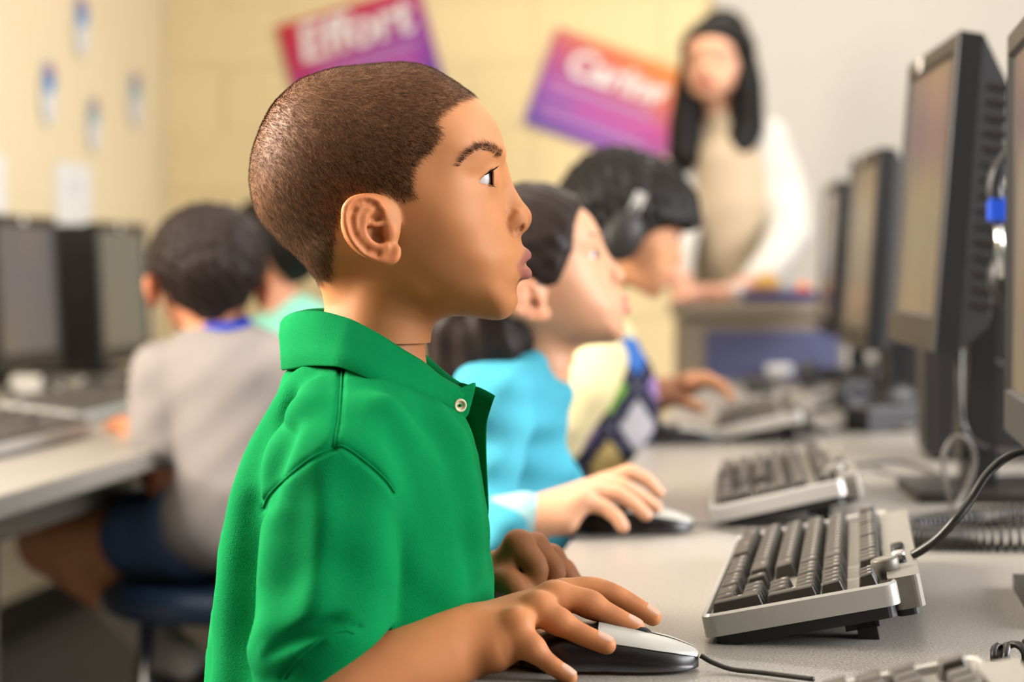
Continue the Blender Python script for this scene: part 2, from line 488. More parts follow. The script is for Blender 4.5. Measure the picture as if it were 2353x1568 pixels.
# back wall: painted blocks, the courses 0.2 m high with raked joints
bw = struct(rbox('wall_back', A_L - .1, A_R + .1, B_F + .004, B_F + .12, 0, CEIL, M['wall']))
blk = MB().box((0, 0, 0), (0.1985, 0.004, 0.0985), None, 0.0015)
blk_me = None
for r in range(14):
    z = 0.1 + 0.2 * r
    if z > CEIL - 0.05: break
    a = A_L + (0.2 if r % 2 == 0 else 0.0)
    while a < -0.15:
        if a > A_L:
            if blk_me is None:
                o = blk.build('wall_block', M['wall'], None); blk_me = o.data
            else:
                o = bpy.data.objects.new('wall_block', blk_me); link(o)
            o.parent = bw; o.location = room(a, B_F + 0.002, z); o.rotation_euler = (0, 0, -YAW)
        a += 0.4
struct(rbox('wall_section_white', -0.2, A_R + .05, B_F - 0.03, B_F + 0.1, 0, CEIL, M['wall_white']))
struct(rbox('baseboard_left', A_L, A_L + .012, B_N, B_F - .01, 0, 0.1, M['black']))
struct(rbox('baseboard_back', A_L, A_R, B_F - 0.045, B_F - .003, 0, 0.1, M['black']))
for i, (a, b) in enumerate([(-0.6, 0.6), (0.9, 3.0), (-0.9, 3.2), (0.0, 5.4)]):  # housings of the added ceiling lights, all out of view
    t = thing('added_ceiling_lamp', room(a, b, 2.7), 'added unseen flat white ceiling lamp panel above the %s' % ['green shirted boy', 'right desk row', 'left desk row', 'posters'][i], 'lamp', 'added ceiling lamp panels')
    rbox('frame', a - .62, a + .62, b - .27, b + .27, 2.70, 2.75, M['white_plastic'], t)

# ---------------------------------------------------------------- desks
def desk(label, a0, a1, b0, b1, legs, group):
    t = thing('computer_desk', room((a0 + a1) / 2, (b0 + b1) / 2, 0), label, 'desk', group)
    rbox('desk_top', a0, a1, b0, b1, DESK - 0.028, DESK, M['desk'], t, 0.004)
    rbox('apron', a0 + .1, a1 - .1, b0 + .05, b1 - .05, DESK - 0.09, DESK - 0.03, M['metal_leg'], t)
    for a, b in legs: rbox('leg', a - .02, a + .02, b - .02, b + .02, 0, DESK - 0.03, M['metal_leg'], t)
    return t
desk('speckled grey desk under the row of keyboards on the right', -0.199, 0.62, 0.55, 5.0, [(-.05, .7), (.55, .7), (-.05, 2.6), (.55, 2.6), (-.05, 4.9), (.55, 4.9)], 'long computer desks')
def smooth_interp(x, xs, ys):
    P = spline(np.stack([xs, ys], 1), 300); return np.interp(x, P[:, 0], P[:, 1])
# ---------------------------------------------------------------- the head (shared by the children), sculpted at the boy's place
YB = 1.50
def H(px, py, dy=0.0): return W(px, py, YB + dy)
FACE = [(1089,221),(1114,246),(1139,280),(1153,312),(1160,345),(1162,375),(1161,405),(1160,440),(1164,480),(1172,515),(1182,535),(1190,556),(1196,580),(1197,605),(1199,628),(1198,646),(1192,660),(1190,674),(1190.5,690),
        (1185.5,708),(1173,725),(1157,734),(1141,736),(1123,734.5),(1092,730),(1056,727),(1020,727),(980,718),(940,690),(900,668),(850,652),(800,648),(755,640),
        (718,621),(689,595.6),(655,566),(621.5,532.5),(596,499),(583.7,465),(577,423),(577,393.6),(581.6,355.7),(592,322),(609,280),(634,238),(668,204),(697,183),(735,168.4),(773,158),(811,153.7),(844.6,150),(886.7,147),(929,146),(962,149.5),(996,160),(1025.6,177),(1055,196)]
HAIRP = [(1092,219),(1070,226),(1051,234),(1021,255),(1000,277),(1011,298),(1010,316),(996,335),(971,360),(947,389),(944,415),(950,452),(929,459),(903,449),(880,442),(860,440),(800,450),(782,470),(777,499),(768,532),(763,574),(760,617),(757,640),(720,660),(540,600),(500,300),(700,80),(1000,80),(1100,200)]
def boy_head(h=0.0012):
    vol = Vol(H(560, 790) + [0, -0.100, 0], H(1235, 130) + [0, 0.100, 0], h)
    # -- cranium, face and jaw: a traced profile, inflated sideways
    PX = CX + (vol.ax[0] / 0.0003); PZ = HY - (vol.ax[2] - ZC) / 0.0003
    gx, gz = np.meshgrid(PX.astype(float), PZ.astype(float), indexing='ij')
    ct = closed_spline(FACE, 1000)
    d = soft_dist(gx, gz, ct) * 0.0003
    Wz = smooth_interp(gz, [100, 147, 300, 420, 500, 580, 660, 740, 800], [.066, .069, .0735, .0728, .0685, .0620, .0550, .047, .042])
    R = idw(gx, gz, [(600,350,.075),(900,180,.078),(1090,260,.062),(1130,420,.072),(1140,540,.064),(1160,610,.050),(1165,700,.042),(1050,720,.034),(950,700,.038),(750,620,.06),(700,500,.075)])
    def g(cx, cy, sx, sy, a): return a * np.exp(-((gx - cx) / sx) ** 2 - ((gz - cy) / sy) ** 2)
    bumpW = g(1075, 520, 70, 60, .0030) + g(1108, 412, 34, 24, -.0052) + g(1010, 400, 50, 60, -.0020) + g(1100, 350, 45, 18, .0022) + g(1120, 600, 45, 50, .0015) + g(1150, 470, 22, 30, -.0035)
    t = np.clip(-d / R, -1.5, 1.0)
    p = 2.2
    a = (1 - t) ** p
    y = (vol.ax[1] - YB)[None, :, None]
    Wt = (Wz + bumpW)[:, None, :].astype(f32)
    G = (np.abs(y) / Wt) ** p + a[:, None, :].astype(f32) - 1
    gr = np.gradient(G, h)
    gm = np.sqrt(gr[0] ** 2 + gr[1] ** 2 + gr[2] ** 2); G = G / np.sqrt(gm * gm + 64.0); del gr, gm
    vol.F = np.minimum(G, 0.05).astype(f32)
    # -- neck
    vol.chain([H(905, 640), H(880, 720), H(868, 800), H(866, 870)], [.036, .0345, .036, .041], k=0.014)
    vol.chain([H(800, 600), H(800, 700), H(806, 800)], [.022, .0145, .018], k=0.014)
    def groove(px, r, depth, k, y0=1.38, n=16):
        P = []
        for x, y_ in spline(px, n):
            p_ = vol.hit(x, y_, y0, YB + .02, 700)
            if p_ is not None: P.append(p_ + [0, -(r - depth), 0])
        P = np.array(P); vol.chain(P, r, k=k, mode='-')
        P[:, 1] = 2 * YB - P[:, 1]; vol.chain(P, r, k=k, mode='-')
    # -- nose
    vol.chain([H(1141, 408), H(1157, 440), H(1175, 472), H(1188, 500)], [.0058, .0068, .0080, .0092], k=0.012)
    vol.ell(H(1188, 501), (.0088, .0105, .0088), k=0.005)
    for s in (-1, 1):
        vol.ell(H(1180, 512, s * .0122), (.0092, .0060, .0082), k=0.0060)
    vol.chain([H(1197, 516), H(1180, 527)], [.0040, .0044], k=0.003)
    for s in (-1, 1):
        vol.chain([H(1198, 531, s * .0060), H(1186, 532, s * .0090)], [.0020, .0028], k=0.0014, mode='-')
    groove([(1180, 484), (1171, 492), (1165, 505), (1166, 522), (1174, 536)], .0020, .0017, .0030)
    groove([(1187, 532), (1194, 528), (1201, 522)], .0020, .0022, .0010)
    # -- mouth
    vol.ell(H(1168, 606), (.0100, .022, .016), k=0.010)
    up = spline([H(1177, 614, -.0215), H(1193, 601, -.0155), H(1205, 589.5, -.0075), H(1207, 587, 0), H(1205, 589.5, .0075), H(1193, 601, .0155), H(1177, 614, .0215)], 19)
    lo = spline([H(1177, 617, -.0205), H(1191, 626, -.0155), H(1203, 630, -.008), H(1206, 631, 0), H(1203, 630, .008), H(1191, 626, .0155), H(1177, 617, .0205)], 19)
    prof = np.sin(np.linspace(0, math.pi, 19)) ** 0.6
    vol.chain(up, .0012 + .0031 * prof, k=0.0045)
    vol.chain(lo, .0012 + .0039 * prof, k=0.0045)
    gap = spline([H(1178, 616, -.0225), H(1194, 609, -.0165), H(1211, 606, -.008), H(1216, 605, 0), H(1211, 606, .008), H(1194, 609, .0165), H(1178, 616, .0225)], 19)
    vol.chain(gap, .0005 + .0013 * prof, k=0.0022, mode='-')
    vol.chain(spline([H(1188, 656, -.013), H(1205, 660, 0), H(1188, 656, .013)], 9), .0030, k=0.008, mode='-')
    # -- eyes: lids over a ball, then the opening
    EC = [H(1094, 411, s * .0290) for s in (-1, 1)]
    for s, e in zip((-1, 1), EC):
        vol.ell(e, (.0133, .0133, .0128), k=0.007)
        O = H(1089, 421, s * .0425); I = H(1133, 423, s * .0150)
        axis = Vector(I - O).normalized(); zz = Vector((0.25, 0, 1)).normalized(); yy = zz.cross(axis).normalized(); zz = axis.cross(yy)
        Mr = Matrix((axis, yy, zz)).transposed()
        mid = (O + I) / 2 + np.array([.0045, s * .0015, .0035])
        def wedge(x, y, z):
            sc = FOC / (YB - .033)                     # photo pixels at the lid's depth
            px_ = CX + x * f32(sc); py_ = HY - (z - f32(ZC)) * f32(sc)
            up_ = (px_ - 1095) * f32(.663) + (py_ - 422) * f32(.749)       # > 0 below the upper lid
            lo_ = (px_ - 1095) * f32(.140) - (py_ - 421) * f32(.990)       # > 0 above the lower lid
            w_ = np.maximum(np.maximum(-up_, -lo_), px_ - 1131) / f32(sc)
            return np.maximum(w_ + 0 * y, d_ell(x, y, z, mid, (.0200, .0150, .0100), Mr))
        vol.op(wedge, e - .022, e + .022, 0.0008, '-')
        # fold of the upper lid
        fold = spline([H(1098, 411, s * .0445), H(1112, 397, s * .0410), H(1128, 386, s * .0330), H(1138, 386, s * .022)], 9)
        vol.chain(fold, .0009, k=0.0020, mode='-')
        vol.chain(spline([H(1072, 375, s * .048), H(1090, 350, s * .0465), H(1120, 340, s * .0385), H(1146, 352, s * .022)], 9), .003, k=0.010)
    # -- ears
    for s in (-1, 1):
        def Q(px, py, lat):   # lat = distance from the mid plane; pixels as seen on the near side
            p_ = W(px, py, YB - lat); p_[1] = YB + s * lat; return p_
        def L(px): return 0.0765 + (905 - px) / 3500 * 0.42
        pl = Matrix.Rotation(-s * 0.38, 4, 'Z')
        vol.ell(Q(858, 520, .0765), (.0190, .0055, .0215), k=0.004, M=pl)
        vol.ell(Q(838, 512, .0805), (.0165, .0042, .0190), k=0.003, M=pl)
        vol.ell(Q(893, 582, .0765), (.0085, .0036, .0075), k=0.005, M=pl)
        hel = [(866, 522, .0745), (880, 500, .0765), (879, 480, .0790), (862, 463, .0810), (838, 456, .0835), (812, 461, .0870), (796, 478, .0895), (794, 505, .0900), (801, 532, .0890), (815, 556, .0870), (836, 577, .0840), (862, 592, .0810), (890, 600, .0790), (909, 592, .0780), (912, 574, .0765)]
        vol.chain(spline([Q(*q) for q in hel], 40), np.interp(np.linspace(0, 1, 40), [0, .15, .4, .7, .9, 1], [.0014, .0027, .0030, .0027, .0031, .0025]), k=0.0022)
        sc = [(862, 474, .0790), (838, 468, .0810), (818, 478, .0840), (808, 505, .0855), (813, 532, .0845), (828, 556, .0820), (850, 572, .0790)]
        vol.chain(spline([Q(*q) for q in sc], 24), .0042, k=0.003)
        vol.ell(Q(864, 527, .0815), (.0085, .0062, .0105), k=0.0025, mode='-', M=pl)
        vol.ell(Q(872, 543, .0800), (.0070, .0070, .0062), k=0.002, mode='-', M=pl)
        vol.ell(Q(862, 494, .0835), (.0062, .0034, .0048), k=0.002, mode='-', M=pl)
        ah = [(850, 484, .0815), (838, 502, .0835), (835, 528, .0835), (846, 552, .0825), (866, 567, .0805), (886, 566, .0790)]
        vol.chain(spline([Q(*q) for q in ah], 20), .0023, k=0.0025)
        vol.chain(spline([Q(880, 512, .0765), Q(864, 516, .0785), Q(848, 513, .0800)], 8), [.002]*8, k=0.0025)
        vol.ell(Q(895, 536, .0760), (.0048, .0034, .0058), k=0.003)
    groove([(862, 470), (838, 465), (818, 475), (809, 500), (813, 530), (827, 556), (848, 577), (868, 584)], .0024, .0020, .0016, n=30)
    v, q = vol.mesh()
    return v, q, EC, up, lo
hv, hq, EYES, LIPU, LIPL = boy_head()
hv2, hq2 = boy_head(0.0026)[:2]     # a lighter copy for the people further back
hv = relax(hv, hq, 1, 0.4)
def near_px(v):
    """photo pixel of each point, far-side points mirrored onto the near side"""
    m = v.copy(); m[:, 1] = YB - np.abs(m[:, 1] - YB); return proj(m)
def poly_mask(v, poly, soft):
    x, y = near_px(v); d = np.full(len(v), 1e9)
    P = np.array(poly, float)
    for i in range(len(P)):
        a, b = P[i], P[(i + 1) % len(P)]; ab = b - a; L2 = ab @ ab
        t = np.clip(((x - a[0]) * ab[0] + (y - a[1]) * ab[1]) / L2, 0, 1)
        d = np.minimum(d, np.hypot(x - a[0] - t * ab[0], y - a[1] - t * ab[1]))
    s = np.where(in_poly(x, y, poly), d, -d)
    return smooth01(s / soft * 0.5 + 0.5)
def curve_dist(v, pts):
    d = np.full(len(v), 1e9)
    for p in pts: d = np.minimum(d, np.linalg.norm(v - p, axis=1))
    return d
HEAR = dict(x0=775, x1=925, y0=444, y1=612)
def head_colour(v, skin, lip, hair=None, ear=None):
    c = np.ones((len(v), 3)) * s2l(skin)
    x, y = near_px(v)
    l = np.maximum(smooth01((.0062 - curve_dist(v, LIPU)) / .0022), smooth01((.0066 - curve_dist(v, LIPL)) / .0022))
    l = l * smooth01((x - 1176) / 14)
    c = c * (1 - l[:, None]) + s2l(lip) * l[:, None]
    lat = np.abs(v[:, 1] - YB)
    ew = .5 * smooth01((lat - .074) / .006) * (x > 775) * (x < 930) * (y > 440) * (y < 615)
    c = c * (1 - ew[:, None]) + c * np.array([1.12, .82, .72]) * ew[:, None]
    if hair is not None:
        earm = smooth01((lat - .0765) / .003) * (x > 780) * (x < 925) * (y > 446) * (y < 612)
        m = poly_mask(v, HAIRP, 9) * (1 - earm)
        c = c * (1 - m[:, None]) + s2l(hair) * m[:, None]
        return c, m
    return c, None
# ---------------------------------------------------------------- boy in the green polo shirt
SKIN_B = (202, 134, 84)
boy_parts = []
hc, hmask = head_colour(hv, SKIN_B, (158, 94, 84), (140, 94, 62))
boy_parts.append((hv, hq, hc))
boy_loc = W(860, 1560, YB); boy_loc[2] = 0.0
# eyes: ball, iris and pupil coloured by direction
def eyeball(parent, c, r, gaze, name='eye'):
    n, m_ = 40, 28; v = []; f = []; col = []
    g = Vector(gaze).normalized(); q = g.to_track_quat('Z', 'Y')
    ths = np.concatenate([np.linspace(0, 0.62, 16), np.linspace(0.68, math.pi, m_ - 15)])
    for th in ths:
        bulge = r * (1 + 0.055 * smooth01((0.62 - th) / 0.5))
        for k in range(n):
            a = 2 * math.pi * k / n
            p = Vector((math.sin(th) * math.cos(a), math.sin(th) * math.sin(a), math.cos(th))) * float(bulge)
            v.append(np.array(c) + np.array(q @ p))
            if th < 0.20: col.append(s2l((10, 8, 8)))
            elif th < 0.50: col.append(s2l((58, 36, 24)) * (0.85 + 0.3 * math.sin(a * 23) ** 2))
            elif th < 0.56: col.append(s2l((40, 30, 28)))
            else: col.append(s2l((236, 234, 232)))
    k = len(ths)
    for i in range(k - 1):
        for j in range(n): f.append((i * n + j, i * n + (j + 1) % n, (i + 1) * n + (j + 1) % n, (i + 1) * n + j))
    f = [x[::-1] for x in f]
    return mesh_obj(name, v, f, M['eye'], parent, True, np.array(col))
# strands grown on a surface
rng = np.random.default_rng(7)
def strands(v, q, weight, n, length, width, dirfn, cols, lift=0.5, jit=0.35):
    """short flat tapered hairs on the faces of a mesh: returns vertices, quads, colours"""
    fw = weight[q].mean(1)
    ar = np.linalg.norm(np.cross(v[q[:, 2]] - v[q[:, 0]], v[q[:, 3]] - v[q[:, 1]]), axis=1)
    p = fw * ar; p = p / p.sum()
    fi = rng.choice(len(q), n, p=p)
    a, b = rng.random(n)[:, None], rng.random(n)[:, None]
    Q = q[fi]
    P = (v[Q[:, 0]] * (1 - a) + v[Q[:, 1]] * a) * (1 - b) + (v[Q[:, 3]] * (1 - a) + v[Q[:, 2]] * a) * b
    N = vnormals(v, q)[Q].mean(1); N /= np.linalg.norm(N, axis=1)[:, None]
    D = dirfn(P); D = D - N * (D * N).sum(1)[:, None]; D /= np.maximum(np.linalg.norm(D, axis=1), 1e-6)[:, None]
    D = D + rng.normal(0, jit, (n, 3)); D = D - N * (D * N).sum(1)[:, None]; D /= np.maximum(np.linalg.norm(D, axis=1), 1e-6)[:, None]
    L = length * rng.uniform(0.6, 1.25, n)[:, None]
    S = np.cross(D, N); S /= np.linalg.norm(S, axis=1)[:, None]
    w = width * rng.uniform(0.7, 1.3, n)[:, None]
    T1 = P + (D * (1 - lift * .5) + N * lift) * L * 0.55
    T2 = P + (D * 1.15 + N * lift * 0.75) * L
    P = P - N * 0.0003
    V = np.stack([P - S * w, P + S * w, T1 + S * w * .8, T1 - S * w * .8, T2 + S * w * .15, T2 - S * w * .15], 1).reshape(-1, 3)
    i0 = np.arange(n)[:, None] * 6
    F = np.vstack([i0 + [0, 1, 2, 3], i0 + [3, 2, 4, 5]])
    C = cols[rng.integers(0, len(cols), n)]
    C = np.repeat(C, 6, axis=0)
    return V, F, C
# ---------------------------------------------------------------- boy: arms and hands
def finger(vol, pts, rad, k=0.004):
    vol.chain(spline(pts, 3 * len(pts)), np.interp(np.linspace(0, 1, 3 * len(pts)), np.linspace(0, 1, len(pts)), rad), k=k, kin=0.0)
NAILS = []     # (tip, along, dorsal, half length, half width, radius)
def nail_at(pts, rad, up, hl=.0060, hw=.0046, back=.0075):
    a = np.array(pts[-1]) - np.array(pts[-2]); a /= np.linalg.norm(a)
    u = np.array(up, float); u = u - a * (u @ a); u /= np.linalg.norm(u)
    NAILS.append((np.array(pts[-1]) - a * back * 0.45, a, u, hl, hw, rad))
def nail_mesh(tip, a, u, hl, hw, r):
    s = np.cross(a, u); v = []; f = []; n, m_ = 7, 9
    for i in range(n):
        t = -1 + 2 * i / (n - 1)
        wdt = hw * (1 - 0.35 * max(0, t) ** 3 - 0.3 * max(0, -t) ** 3)
        for j in range(m_):
            th = (-1 + 2 * j / (m_ - 1)) * wdt / r
            rr = r * 1.0 + 0.0005 - 0.0006 * (abs(j - 4) / 4) ** 4 - 0.0006 * max(0, -t) ** 4
            drop = -0.0006 * max(0, t) ** 2
            v.append(tip + a * t * hl + (u * math.cos(th) + s * math.sin(th)) * rr + u * drop)
    for i in range(n - 1):
        for j in range(m_ - 1): f.append((i * m_ + j, i * m_ + j + 1, (i + 1) * m_ + j + 1, (i + 1) * m_ + j))
    return v, f
# right hand on the mouse, seen from its little-finger side
vol = Vol(W(640, 1640, 1.33), W(1540, 1300, 1.50) + [0, .03, 0.02], 0.0012)
fa = [W(700, 1640, 1.365), W(775, 1606, 1.372), W(900, 1556, 1.383), W(1010, 1504, 1.394), W(1088, 1467, 1.403)]
vol.chain(spline(fa, 14), np.interp(np.linspace(0, 1, 14), [0, .3, .55, .8, 1], [.0290, .0305, .0275, .0225, .0182]), k=0.004, kin=0.01)
mcp = [W(1292, 1366, 1.446), W(1272, 1378, 1.428), W(1236, 1402, 1.408), W(1186, 1442, 1.391)]
wr = [W(1095, 1452, 1.418), W(1092, 1455, 1.410), W(1092, 1465, 1.402), W(1092, 1476, 1.396)]
for a, b, ra, rb in zip(wr, mcp, (.015, .0155, .0150, .0145), (.0098, .0104, .0100, .0092)): vol.cone(a, b, ra, rb, k=0.010)
vol.chain([W(1098, 1490, 1.392), W(1140, 1500, 1.388), W(1182, 1482, 1.388)], [.0110, .0125, .0100], k=0.010)     # heel of the hand
vol.chain([W(1110, 1490, 1.425), W(1180, 1500, 1.440), W(1230, 1480, 1.450)], [.013, .013, .010], k=0.010)          # ball of the thumb
fing = {
 'index':  ([mcp[0], W(1350, 1354, 1.449), W(1404, 1366, 1.450), W(1458, 1394, 1.450), W(1500, 1419, 1.449)], [.0094, .0084, .0078, .0068, .0060]),
 'middle': ([mcp[1], W(1318, 1378, 1.428), W(1356, 1392, 1.428), W(1412, 1420, 1.427), W(1460, 1444, 1.426)], [.0100, .0090, .0084, .0074, .0066]),
 'ring':   ([mcp[2], W(1254, 1414, 1.405), W(1282, 1430, 1.404), W(1340, 1460, 1.402), W(1394, 1483, 1.400)], [.0096, .0086, .0080, .0071, .0063]),
 'little': ([mcp[3], W(1204, 1470, 1.386), W(1222, 1492, 1.383), W(1266, 1528, 1.380), W(1308, 1556, 1.378)], [.0088, .0076, .0070, .0061, .0054]),
}
for nm, (pts, rad) in fing.items():
    finger(vol, pts, rad, k=0.0045)
    if nm in ('ring', 'middle', 'little'): vol.ell(pts[2] + np.array([0, 0, .0012]), (.0085, .0072, .0078), k=0.006)
    nail_at(pts, rad[-1], (0.25, -0.45, 1.0))
th = [W(1190, 1490, 1.445), W(1260, 1490, 1.466), W(1330, 1500, 1.476), W(1385, 1512, 1.478)]
finger(vol, th, [.0120, .0100, .0090, .0075], k=0.008)
for p_ in mcp[1:]: vol.ell(p_ + np.array([0.001, 0, .004]), (.008, .007, .0065), k=0.008)
rv, rq = vol.mesh(); rv = relax(rv, rq, 1, 0.5)
def knuckle_col(v, spots, base, dark, s=.0065, amt=0.45):
    c = np.ones((len(v), 3)) * s2l(base); w = np.zeros(len(v))
    for p_ in spots: w = np.maximum(w, amt * np.exp(-(np.linalg.norm(v - p_, axis=1) / s) ** 2))
    return c * (1 - w[:, None]) + s2l(dark) * w[:, None]
SK_ARM = (200, 130, 80); SK_DARK = (128, 74, 44)
spots = [p[2] + np.array([0, -.003, .006]) for p, r in fing.values()] + [p[3] + np.array([0, -.002, .005]) for p, r in fing.values()]
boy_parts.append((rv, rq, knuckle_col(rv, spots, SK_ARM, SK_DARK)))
# left hand: a loose fist at the edge of the desk
vol = Vol(W(1010, 1480, 1.56), W(1345, 1160, 1.70) + [0, .03, 0], 0.0014)
YL = 1.615
vol.chain([W(1030, 1440, YL + .01), W(1120, 1360, YL + .01), W(1150, 1325, YL + .008)], [.024, .021, .019], k=0.01)
lm = [W(1190, 1256, YL - .022), W(1226, 1262, YL - .004), W(1262, 1288, YL + .014), W(1286, 1318, YL + .030)]
for i, m_ in enumerate(lm):
    vol.cone(W(1148 + i * 4, 1328, YL - .010 + i * .010), m_, .0150, .0108 - .0006 * i, k=0.011)
lp = [W(1232, 1306, YL - .026), W(1272, 1312, YL - .006), W(1300, 1330, YL + .012), W(1314, 1345, YL + .028)]
le = [W(1212, 1362, YL - .024), W(1250, 1366, YL - .005), W(1278, 1372, YL + .012), W(1294, 1376, YL + .028)]
lf = [W(1176, 1368, YL - .022), W(1214, 1372, YL - .004), W(1244, 1376, YL + .012), W(1262, 1378, YL + .026)]
for m_, p_, e_, t_ in zip(lm, lp, le, lf): finger(vol, [m_, p_, e_, t_], [.0104, .0092, .0082, .0074], k=0.0012)
for m_ in lm: vol.ell(m_ + np.array([.001, 0, .003]), (.0100, .0085, .0088), k=0.006)
finger(vol, [W(1150, 1335, YL - .024), W(1172, 1340, YL - .034), W(1194, 1362, YL - .037), W(1212, 1384, YL - .035)], [.0120, .0104, .0092, .0078], k=0.006)
lv, lq = vol.mesh(); lv = relax(lv, lq, 1, 0.5)
boy_parts.append((lv, lq, knuckle_col(lv, lm + lp, (168, 108, 66), SK_DARK, .009)))  # darker skin tone paints in the shade on this hand
# trunk, upper arms and legs under the clothes (so that the head and arms belong to one figure)
vol = Vol((-0.42, 1.24, 0.28), (0.32, 1.76, 0.97), 0.006)
hip = np.array([-0.105, YB, 0.47])
vol.chain([H(868, 800), H(862, 930), H(850, 1150), hip], [.033, .036, .060, .080], k=0.02)
for s in (-1, 1):
    sh = np.array([-.125, YB + s * .115, ZC - .150])
    el = W(715, 1650, 1.365); el[1] = YB + s * (YB - 1.365)
    vol.chain([H(862, 960), sh], [.035, .027], k=0.02)
    vol.chain([sh, el], [.026, .025], k=0.01)
    if s > 0: vol.chain([el, np.array([-.03, 1.625, .728]), W(1120, 1360, YL + .01)], [.031, .026, .021], k=.01)
    kn = hip + np.array([.255, s * .085, -.005]); vol.chain([hip + [0, s * .05, 0], kn], [.075, .048], k=0.03)
bv, bq = vol.mesh(); bv = relax(bv, bq, 2, 0.5)
boy_parts.append((bv, bq, s2l(SK_ARM)))
# ---------------------------------------------------------------- the boy's body as one mesh, hair and clothes as its parts
v, q, c = join(boy_parts)
boy = mesh_obj('person', v, q, M['skin'], None, True, c)
tag(boy, 'child with cropped hair in a green polo shirt in the foreground', 'person')
for e in EYES: eyeball(boy, e, .0120, (1, -0.07, 0.03))
# cropped hair
CROWN = H(640, 300)
def flow(P):
    d = P - CROWN
    d = d / np.linalg.norm(d, axis=1)[:, None]
    d[:, 2] -= 0.35
    return d
HC = np.array([s2l(x) for x in [(50, 34, 22), (72, 49, 32), (100, 68, 44), (40, 27, 18), (132, 90, 60)]])
hx, hy = near_px(hv)
dens = hmask * (0.55 + 0.45 * smooth01((hx - 600) / 300))
V, F_, C = strands(hv, hq, dens, 75000, .0034, .00012, flow, HC)
mesh_obj('hair', V, F_, M['hair'], boy, False, C)
# eyebrows and lashes
def brow_weight(v):
    x, y = near_px(v)
    P = spline([(1056, 381), (1070, 360), (1088, 345), (1112, 338), (1134, 342), (1150, 353)], 40)
    hw = np.interp(np.linspace(0, 1, 40), [0, .3, .7, 1], [2.5, 5.5, 8, 7])
    w = np.zeros(len(v))
    for (a, b), r in zip(P, hw): w = np.maximum(w, 1 - smooth01((np.hypot(x - a, y - b) - r * 0.6) / (r * 0.6)))
    return w * (hx > 1000)
bw_ = brow_weight(hv)
def bflow(P): d = np.zeros_like(P); d[:, 0] = -1; d[:, 2] = 0.22; return d
for s in (-1, 1):
    V, F_, C = strands(hv, hq, bw_ * (((hv[:, 1] - YB) * s) > 0), 650, .0048, .00008, bflow, HC[:4] * 0.8, lift=0.25, jit=0.25)
    mesh_obj('eyebrow', V, F_, M['hair'], boy, False, C)
# ---------------------------------------------------------------- green polo shirt
SHIRT = [(657,853),(640,893),(623,935),(601,985),(583,1031),(564,1085),(549,1133),(524,1224),(504,1331),(487,1444),(475,1568),(464,1700),(462,1790),(500,1826),(800,1832),(1080,1826),(1118,1790),
         (1130,1700),(1136,1560),(1137,1376),(1130,1280),(1120,1178),(1108,1090),(1092,1020),(1070,960),(1045,928),(1000,915),(930,892),(860,864),(780,836),(710,830)]
def inflate(vol, contour, n, mid, Wfun, Rv, p=2.2):
    PX = CX + vol.ax[0] / 0.0003; PZ = HY - (vol.ax[2] - ZC) / 0.0003
    gx, gz = np.meshgrid(PX[::2].astype(float), PZ[::2].astype(float), indexing='ij')
    d = soft_dist(gx, gz, closed_spline(contour, n)) * 0.0003
    t = np.clip(-d / Rv, -1.5, 1.0)
    a = (1 - t) ** p; Wg = Wfun(gx, gz)
    def up2(A):   # back to full resolution
        i = np.arange(vol.n[0]) / 2; k = np.arange(vol.n[2]) / 2
        i0 = np.minimum(i.astype(int), A.shape[0] - 2); k0 = np.minimum(k.astype(int), A.shape[1] - 2)
        ti = (i - i0)[:, None]; tk = (k - k0)[None, :]
        return (A[i0][:, k0] * (1 - ti) + A[i0 + 1][:, k0] * ti) * (1 - tk) + (A[i0][:, k0 + 1] * (1 - ti) + A[i0 + 1][:, k0 + 1] * ti) * tk
    a = up2(a).astype(f32); Wg = up2(Wg).astype(f32)
    y = (vol.ax[1] - mid)[None, :, None]
    G = (np.abs(y) / Wg[:, None, :]) ** f32(p) + a[:, None, :] - 1
    gr = np.gradient(G, vol.h)
    gm = gr[0] ** 2; gm += gr[1] ** 2; gm += gr[2] ** 2
    vol.F = np.minimum(G / np.sqrt(gm + 30.0), 0.05).astype(f32)
vol = Vol((-0.225, YB - .190, ZC - .368), (0.0, YB + .185, ZC - .045), 0.0017)
inflate(vol, SHIRT, 500, YB, lambda gx, gz: smooth_interp(gz, [700, 800, 900, 1000, 1100, 1300, 1568, 1900], [.045, .050, .080, .108, .120, .124, .130, .134]), .075)
